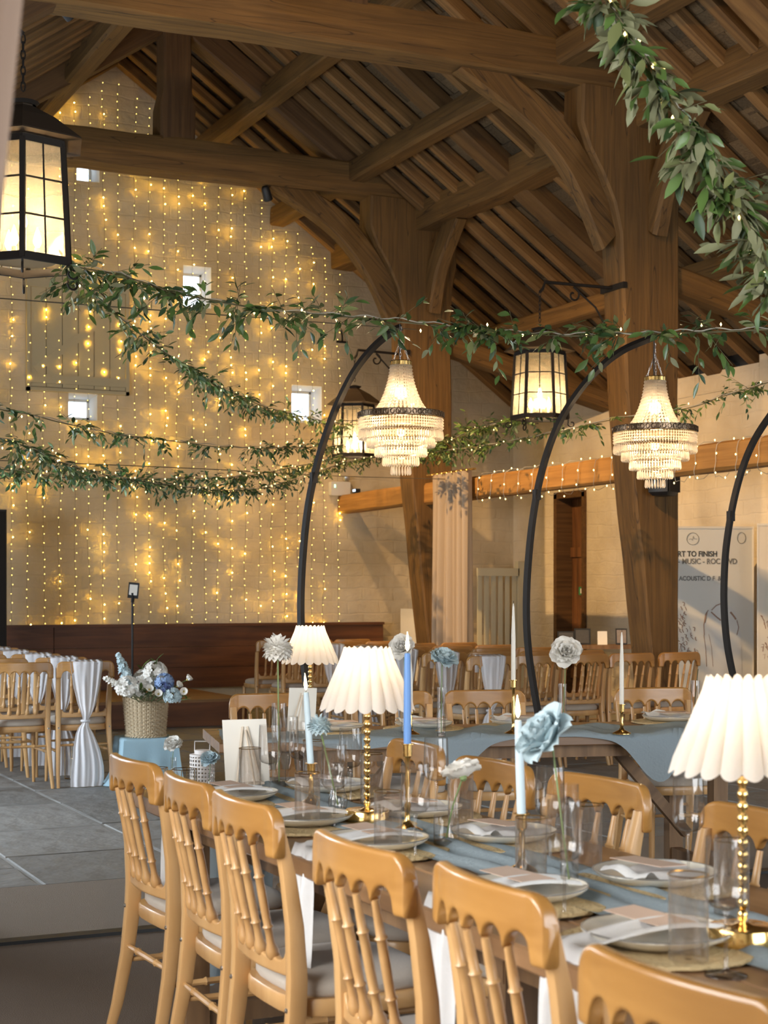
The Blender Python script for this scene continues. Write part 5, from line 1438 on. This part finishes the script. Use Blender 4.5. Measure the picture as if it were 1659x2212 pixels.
# ---- loudspeaker at the left edge
p = at(-28, 1390, 16.5); sk = thing('loudspeaker', 'tall black loudspeaker at the left edge by the stage', 'loudspeaker', (p.x, p.y, .281))
MB().loft([[(x, y, z) for x, y in rrect(.17, .17, .02, 2)] for z in (.55, 1.97)]).build('cabinet', BLACKM, sk)
MB().tube([(0, 0, .0), (0, 0, .56)], .02, 8).build('pole', BLACKM, sk)
MB().lathe([(.001, 0), (.25, 0), (.25, .012), (.03, .03), (.001, .03)], 20).build('base', BLACKM, sk)
MB().box((0, -.172, 1.26), (.30, .008, 1.38)).build('grille', BLACK, sk, sm=0)

# ---------------------------------------------------------------- right side: curtain, gate, banner, side table
ca, cb = at_u(932, 1040, UA - .16), at_u(1020, 1040, UA - .14)
def curt(s, t):
    v = lerp(ca.y, cb.y, s) + .05 * (1 - t) * (s - .5); z = lerp(2.66, .03, t)
    return (UA - .16 + .05 * math.sin(s * 60 + 1.6 * math.sin(s * 9) + .6 * math.sin(t * 2.5)) * (.7 + .3 * t) + .02 * math.sin(s * 21 + t) , v + .03 * t * math.sin(s * 6) , z)
cu = thing('hanging_curtain', 'oatmeal pleated curtain hanging beside the post', 'curtain', ((ca.x), (ca.y + cb.y) / 2, 0))
o0 = Vector(cu.location)
MB().grid(lambda s, t: Vector(curt(s, t)) - o0, 150, 16).build('fabric', CURTAIN, cu, sm=180)
MB().tube([Vector((UA - .16, ca.y + .1, 2.67)) - o0, Vector((UA - .16, cb.y - .1, 2.67)) - o0], .012, 8).build('pole', BRASSD, cu)
for k in range(8):
    v = lerp(ca.y, cb.y, (k + .5) / 8)
    MB().tube([Vector((UA - .16 + .02 * math.cos(q), v, 2.662 + .02 * math.sin(q))) - o0 for q in fr(0, 2 * PI, 10)][:-1], .003, 4, loop=True).build('ring', BRASSD, cu)

ga, gb = at_v(1028, 1400, 17.75), at_v(1118, 1400, 17.75)
gt = thing('slatted_gate', 'pale painted slatted gate leaning by the aisle wall', 'gate', ((ga.x + gb.x) / 2, 17.75, 0))
GW = gb.x - ga.x
for k in range(6): MB().box((-GW / 2 + GW * (k + .5) / 6, 0, .82), (.055, .03, 1.6)).build('slat', PAINT_GATE, gt, sm=0)
for z in (.35, 1.66): MB().box((0, -.03, z), (GW, .03, .10)).build('rail', PAINT_GATE, gt, sm=0)
MB().box((GW / 2 + .03, 0, .9), (.09, .09, 1.8)).build('gate_post', PAINT_GATE, gt, sm=0)

ta, tb = at_v(882, 1380, 17.6), at_v(912, 1380, 17.6)
ft = thing('folded_table', 'cream folding table standing on edge by the gable wall', 'table', ((ta.x + tb.x) / 2, 17.6, 0))
MB().box((-.03, 0, .6), (.10, .5, 1.2)).build('top', PAPER, ft, sm=0)
MB().box((.06, .02, .55), (.05, .45, 1.05)).build('underside', BLACKM, ft, sm=0)
MB().box((.0, -.02, .04), (.22, .5, .06)).build('folded_leg', BLACKM, ft, sm=0)

# roll-up banners
def banner(p, rz, W, H, lab, first):
    b = thing('rollup_banner', lab, 'banner', (p.x, p.y, 0), rz)
    MB().box((0, .004, .08 + H / 2), (W, .004, H)).build('print', pm('banner_print' + str(first), (.70, .70, .66) if first else (.68, .63, .55), .6), b, sm=0)
    fm = MB(); z1 = .08 + H
    for s in (-1, 1): fm.box((s * W / 2, .004, .08 + H / 2), (.014, .012, H))
    fm.box((0, .004, z1), (W + .014, .018, .022)); fm.build('white_frame', WHITE_PL, b, sm=0)
    MB().box((0, 0, .04), (W + .04, .16, .075)).build('base', STEEL, b, sm=0)
    return b
INK = pm('dark_ink', (.045, .05, .05), .8); INKL = pm('grey_ink', (.20, .20, .19), .8); INKB = pm('brown_ink', (.33, .22, .17), .8); INKP = pm('pale_print', (.67, .68, .67), .7)
pbn = cam2w((1535 - 829.5) / F_PX * 16.0, 16.0)
WB, HB = .86, 1.97
ban = banner(pbn, -YAW + .04, WB, HB, 'pale grey printed banner half hidden behind the broad post', True)
sx = 16.0 / F_PX
def bx(px): return (px - 1535) * sx
def bz(py): return EYE + (HORIZON - py) * sx
def words(txt, px0, py, h, mat, sp=1.0):
    c = bpy.data.curves.new('lettering', 'FONT'); c.body = txt; c.size = h * sx / .70; c.extrude = .0012; c.space_character = sp
    c.materials.append(mat)
    c.offset = .0014
    tmp = bpy.data.objects.new('tmp_text', c); COL.objects.link(tmp)
    me = bpy.data.meshes.new_from_object(tmp.evaluated_get(bpy.context.evaluated_depsgraph_get())); bpy.data.objects.remove(tmp)
    if not me.materials: me.materials.append(mat)
    o = link('lettering', me, ban)
    o.location = (bx(px0), -.001, bz(py)); o.rotation_euler = (PI / 2, 0, 0); o.scale = (.86, 1, 1)
    return o
words('RT TO FINISH', 1463, 1202, 11.5, INK)
words('- MUSIC - ROC CIVD', 1464, 1218, 11.5, INKL)
words('ACOUSTIC D F  & -', 1466, 1254, 9.5, INKL)
def circ(px, py, r, k=1.0):
    MB().tube([(bx(px) + r * sx * k * math.cos(q), -.002, bz(py) + r * sx * math.sin(q)) for q in fr(0, 2 * PI, 30)][:-1], .0022, 4, loop=True).build('round_emblem', INKL, ban)
circ(1496, 1164, 13); circ(1602, 1162, 12, .75)
MB().tube([(bx(1487), -.002, bz(1165)), (bx(1493), -.002, bz(1164)), (bx(1495), -.002, bz(1168)), (bx(1497), -.002, bz(1158)), (bx(1499), -.002, bz(1164)), (bx(1506), -.002, bz(1164))], .0016, 4).build('emblem_stroke', INKL, ban)
rd = random.Random(12)
# sketched print: two shrouded shapes in brown strokes
shp = [(1520, 1480), (1521, 1400), (1520, 1345), (1524, 1325), (1535, 1315), (1548, 1308), (1560, 1305), (1575, 1308), (1588, 1320), (1597, 1345), (1602, 1380), (1604, 1480)]
mb = MB(); vs_ = [(bx(x), -.0006, bz(y)) for x, y in shp]; mb.add(vs_, [tuple(range(len(vs_)))]); mb.build('print_figure', INKP, ban, sm=0)
st_ = MB()
def stroke(pts, r): st_.tube([(bx(x), -.0022, bz(y)) for x, y in pts], r, 4)
stroke([(1521, 1372), (1520, 1350), (1524, 1326), (1530, 1318)], .004); stroke([(1536, 1322), (1548, 1333), (1557, 1340)], .007); stroke([(1537, 1318), (1547, 1308), (1560, 1303)], .005)
stroke([(1578, 1322), (1586, 1332), (1590, 1338)], .009); stroke([(1592, 1340), (1596, 1355), (1592, 1372)], .004); stroke([(1520, 1372), (1524, 1400), (1526, 1440)], .003); stroke([(1531, 1370), (1537, 1400), (1540, 1440)], .002); stroke([(1527, 1322), (1524, 1335), (1522, 1345)], .006)
for k in range(46):
    x = 1464 + rd.uniform(0, 40); y = rd.uniform(1300, 1410)
    if y < 1350 and x > 1482: continue
    a = rd.uniform(0, 3); stroke([(x, y), (x + 4 * math.cos(a), y + 5 * math.sin(a)), (x + 3, y + 8)], rd.uniform(.0015, .005))
st_.build('print_strokes', INKB, ban, sm=0)
ban2 = banner(cam2w((1735 - 829.5) / F_PX * 15.3, 15.3), -YAW - .05, .86, 1.97, 'cream printed banner cut off by the right picture edge', False)
st2 = MB()
for k in range(34):
    x = rd.uniform(-.40, -.1); z = rd.uniform(.75, 1.25); a = rd.uniform(0, 3); st2.tube([(x, -.002, z), (x + .02 * math.cos(a), -.002, z + .03 * math.sin(a)), (x + .015, -.002, z - .04)], rd.uniform(.002, .005), 4)
st2.build('print_strokes', INKB, ban2, sm=0)
MB().add([(-.41, -.0006, .5), (-.05, -.0006, .5), (-.05, -.0006, 1.55), (-.18, -.0006, 1.6), (-.36, -.0006, 1.4), (-.41, -.0006, 1.1)], [(0, 1, 2, 3, 4, 5)]).build('print_figure', pm('print_cream', (.66, .63, .56), .7), ban2, sm=0)

# side table with cards and frames
q = cam2w((1300 - 829.5) / F_PX * 16.6, 16.6); tbz = .86
stb = thing('side_table', 'narrow wooden side table with cards behind the chairs', 'table', (q.x, q.y, 0), -YAW)
MB().box((0, 0, tbz - .02), (.95, .4, .04)).build('top', TABLEX, stb, sm=0)
for i in (-1, 1):
    for j in (-1, 1): MB().box((i * .43, j * .15, (tbz - .04) / 2), (.05, .05, tbz - .04)).build('leg', TABLEX, stb, sm=0)
def card(px, w, h, lab, mat, face, cat):
    d = 16.6; c = cam2w((px - 829.5) / F_PX * d, d - .05)
    o = thing(('framed_picture' if face else 'standing_card'), lab, cat, (c.x, c.y, tbz), -YAW)
    M = Matrix.Rotation(-.15, 4, 'X')
    MB().box((0, 0, h / 2), (w, .012, h), 0, M).build('board', mat, o, sm=0)
    MB().box((0, .05, h * .3), (.02, .08, .01)).build('prop', BLACKM, o, sm=0)
    if face: MB().box((0, -.008, h / 2), (w * .8, .004, h * .8), 0, M).build('picture', face, o, sm=0)
DARKPIC = pm('dark_picture', (.07, .065, .06), .4, var=.3, bump=(30, .3, .01)); GREYPIC = pm('grey_picture', (.26, .22, .2), .5, var=.3, bump=(30, .3, .01))
card(1222, .18, .14, 'low dark framed picture on the side table', BLACKM, DARKPIC, 'frame'); card(1257, .17, .17, 'square dark framed picture on the side table', BLACKM, DARKPIC, 'frame')
card(1300, .10, .14, 'small plain white card on the side table', PAPER, None, 'card'); card(1341, .12, .17, 'leaning framed photo on the side table', BLACKM, GREYPIC, 'frame')

# emergency light box and small camera on the far rail, speaker on the broad post
a = at_v(733, 1056, VG - .04); em = thing('emergency_light', 'white emergency light box on the gable above the rail', 'light box', (a.x, VG - .05, a.z))
MB().loft([[(x, y, z) for x, z in rrect(.13, .085, .015, 2)] for y in (.045, -.04)]).build('case', WHITE_PL, em)
MB().box((-.08, -.042, .03), (.014, .004, .035)).build('green_lamp', GREENLED, em, sm=0)
MB().lathe([(.02, 0), (.045, .03), (.045, .06)], 14, M=Matrix.Translation((.08, -.02, .09))).build('flood_head', STEEL, em)
a = at_u(770, 1063, UA - .02); em = thing('small_camera', 'tiny black camera with blue light on the far rail', 'camera', (UA - .02, a.y, 2.60))
MB().box((0, 0, .03), (.06, .10, .05)).build('body', BLACKM, em, sm=0)
MB().box((-.032, 0, .035), (.004, .07, .025)).build('blue_lamp', BLUELED, em, sm=0)
a = at(1440, 1040, 13.7); sk = thing('wall_mounted_speaker', 'small black loudspeaker fixed to the broad post', 'loudspeaker', (a.x, V2 - .28, a.z), .5)
MB().loft([[(x * k, y * k - .02, z) for x, y in rrect(.12, .10, .02, 2)] for z, k in ((-.12, .7), (-.09, .95), (.1, 1), (.13, .8))]).build('cabinet', BLACKM, sk)
MB().box((0, .10, 0), (.05, .08, .08)).build('mount', BLACKM, sk, sm=0)
MB().box((0, -.125, 0), (.2, .008, .18)).build('grille', BLACK, sk, sm=0)
a = at_v(738, 727, VG - .04); hk = thing('wall_hook', 'small iron hook on the gable wall near the post', 'hook', (a.x, VG - .03, a.z))
MB().tube([(0, 0, .08), (0, -.03, 0), (0, -.03, -.06)], .012, 6).build('bar', BLACK, hk); MB().box((0, -.02, -.07), (.14, .03, .02)).build('plate', BLACK, hk, sm=0)


a = at_u(1233, 1272, UW + .15); gs = thing('door_sign', 'small green sign on the dark plank door', 'sign', (UW + .165, 16.68, 1.42))
MB().box((0, 0, 0), (.02, .17, .10)).build('plate', pm('sign_green', (.03, .22, .09), .5), gs, sm=0)
MB().box((-.011, .02, 0), (.003, .05, .06)).build('pale_mark', PAPER, gs, sm=0)
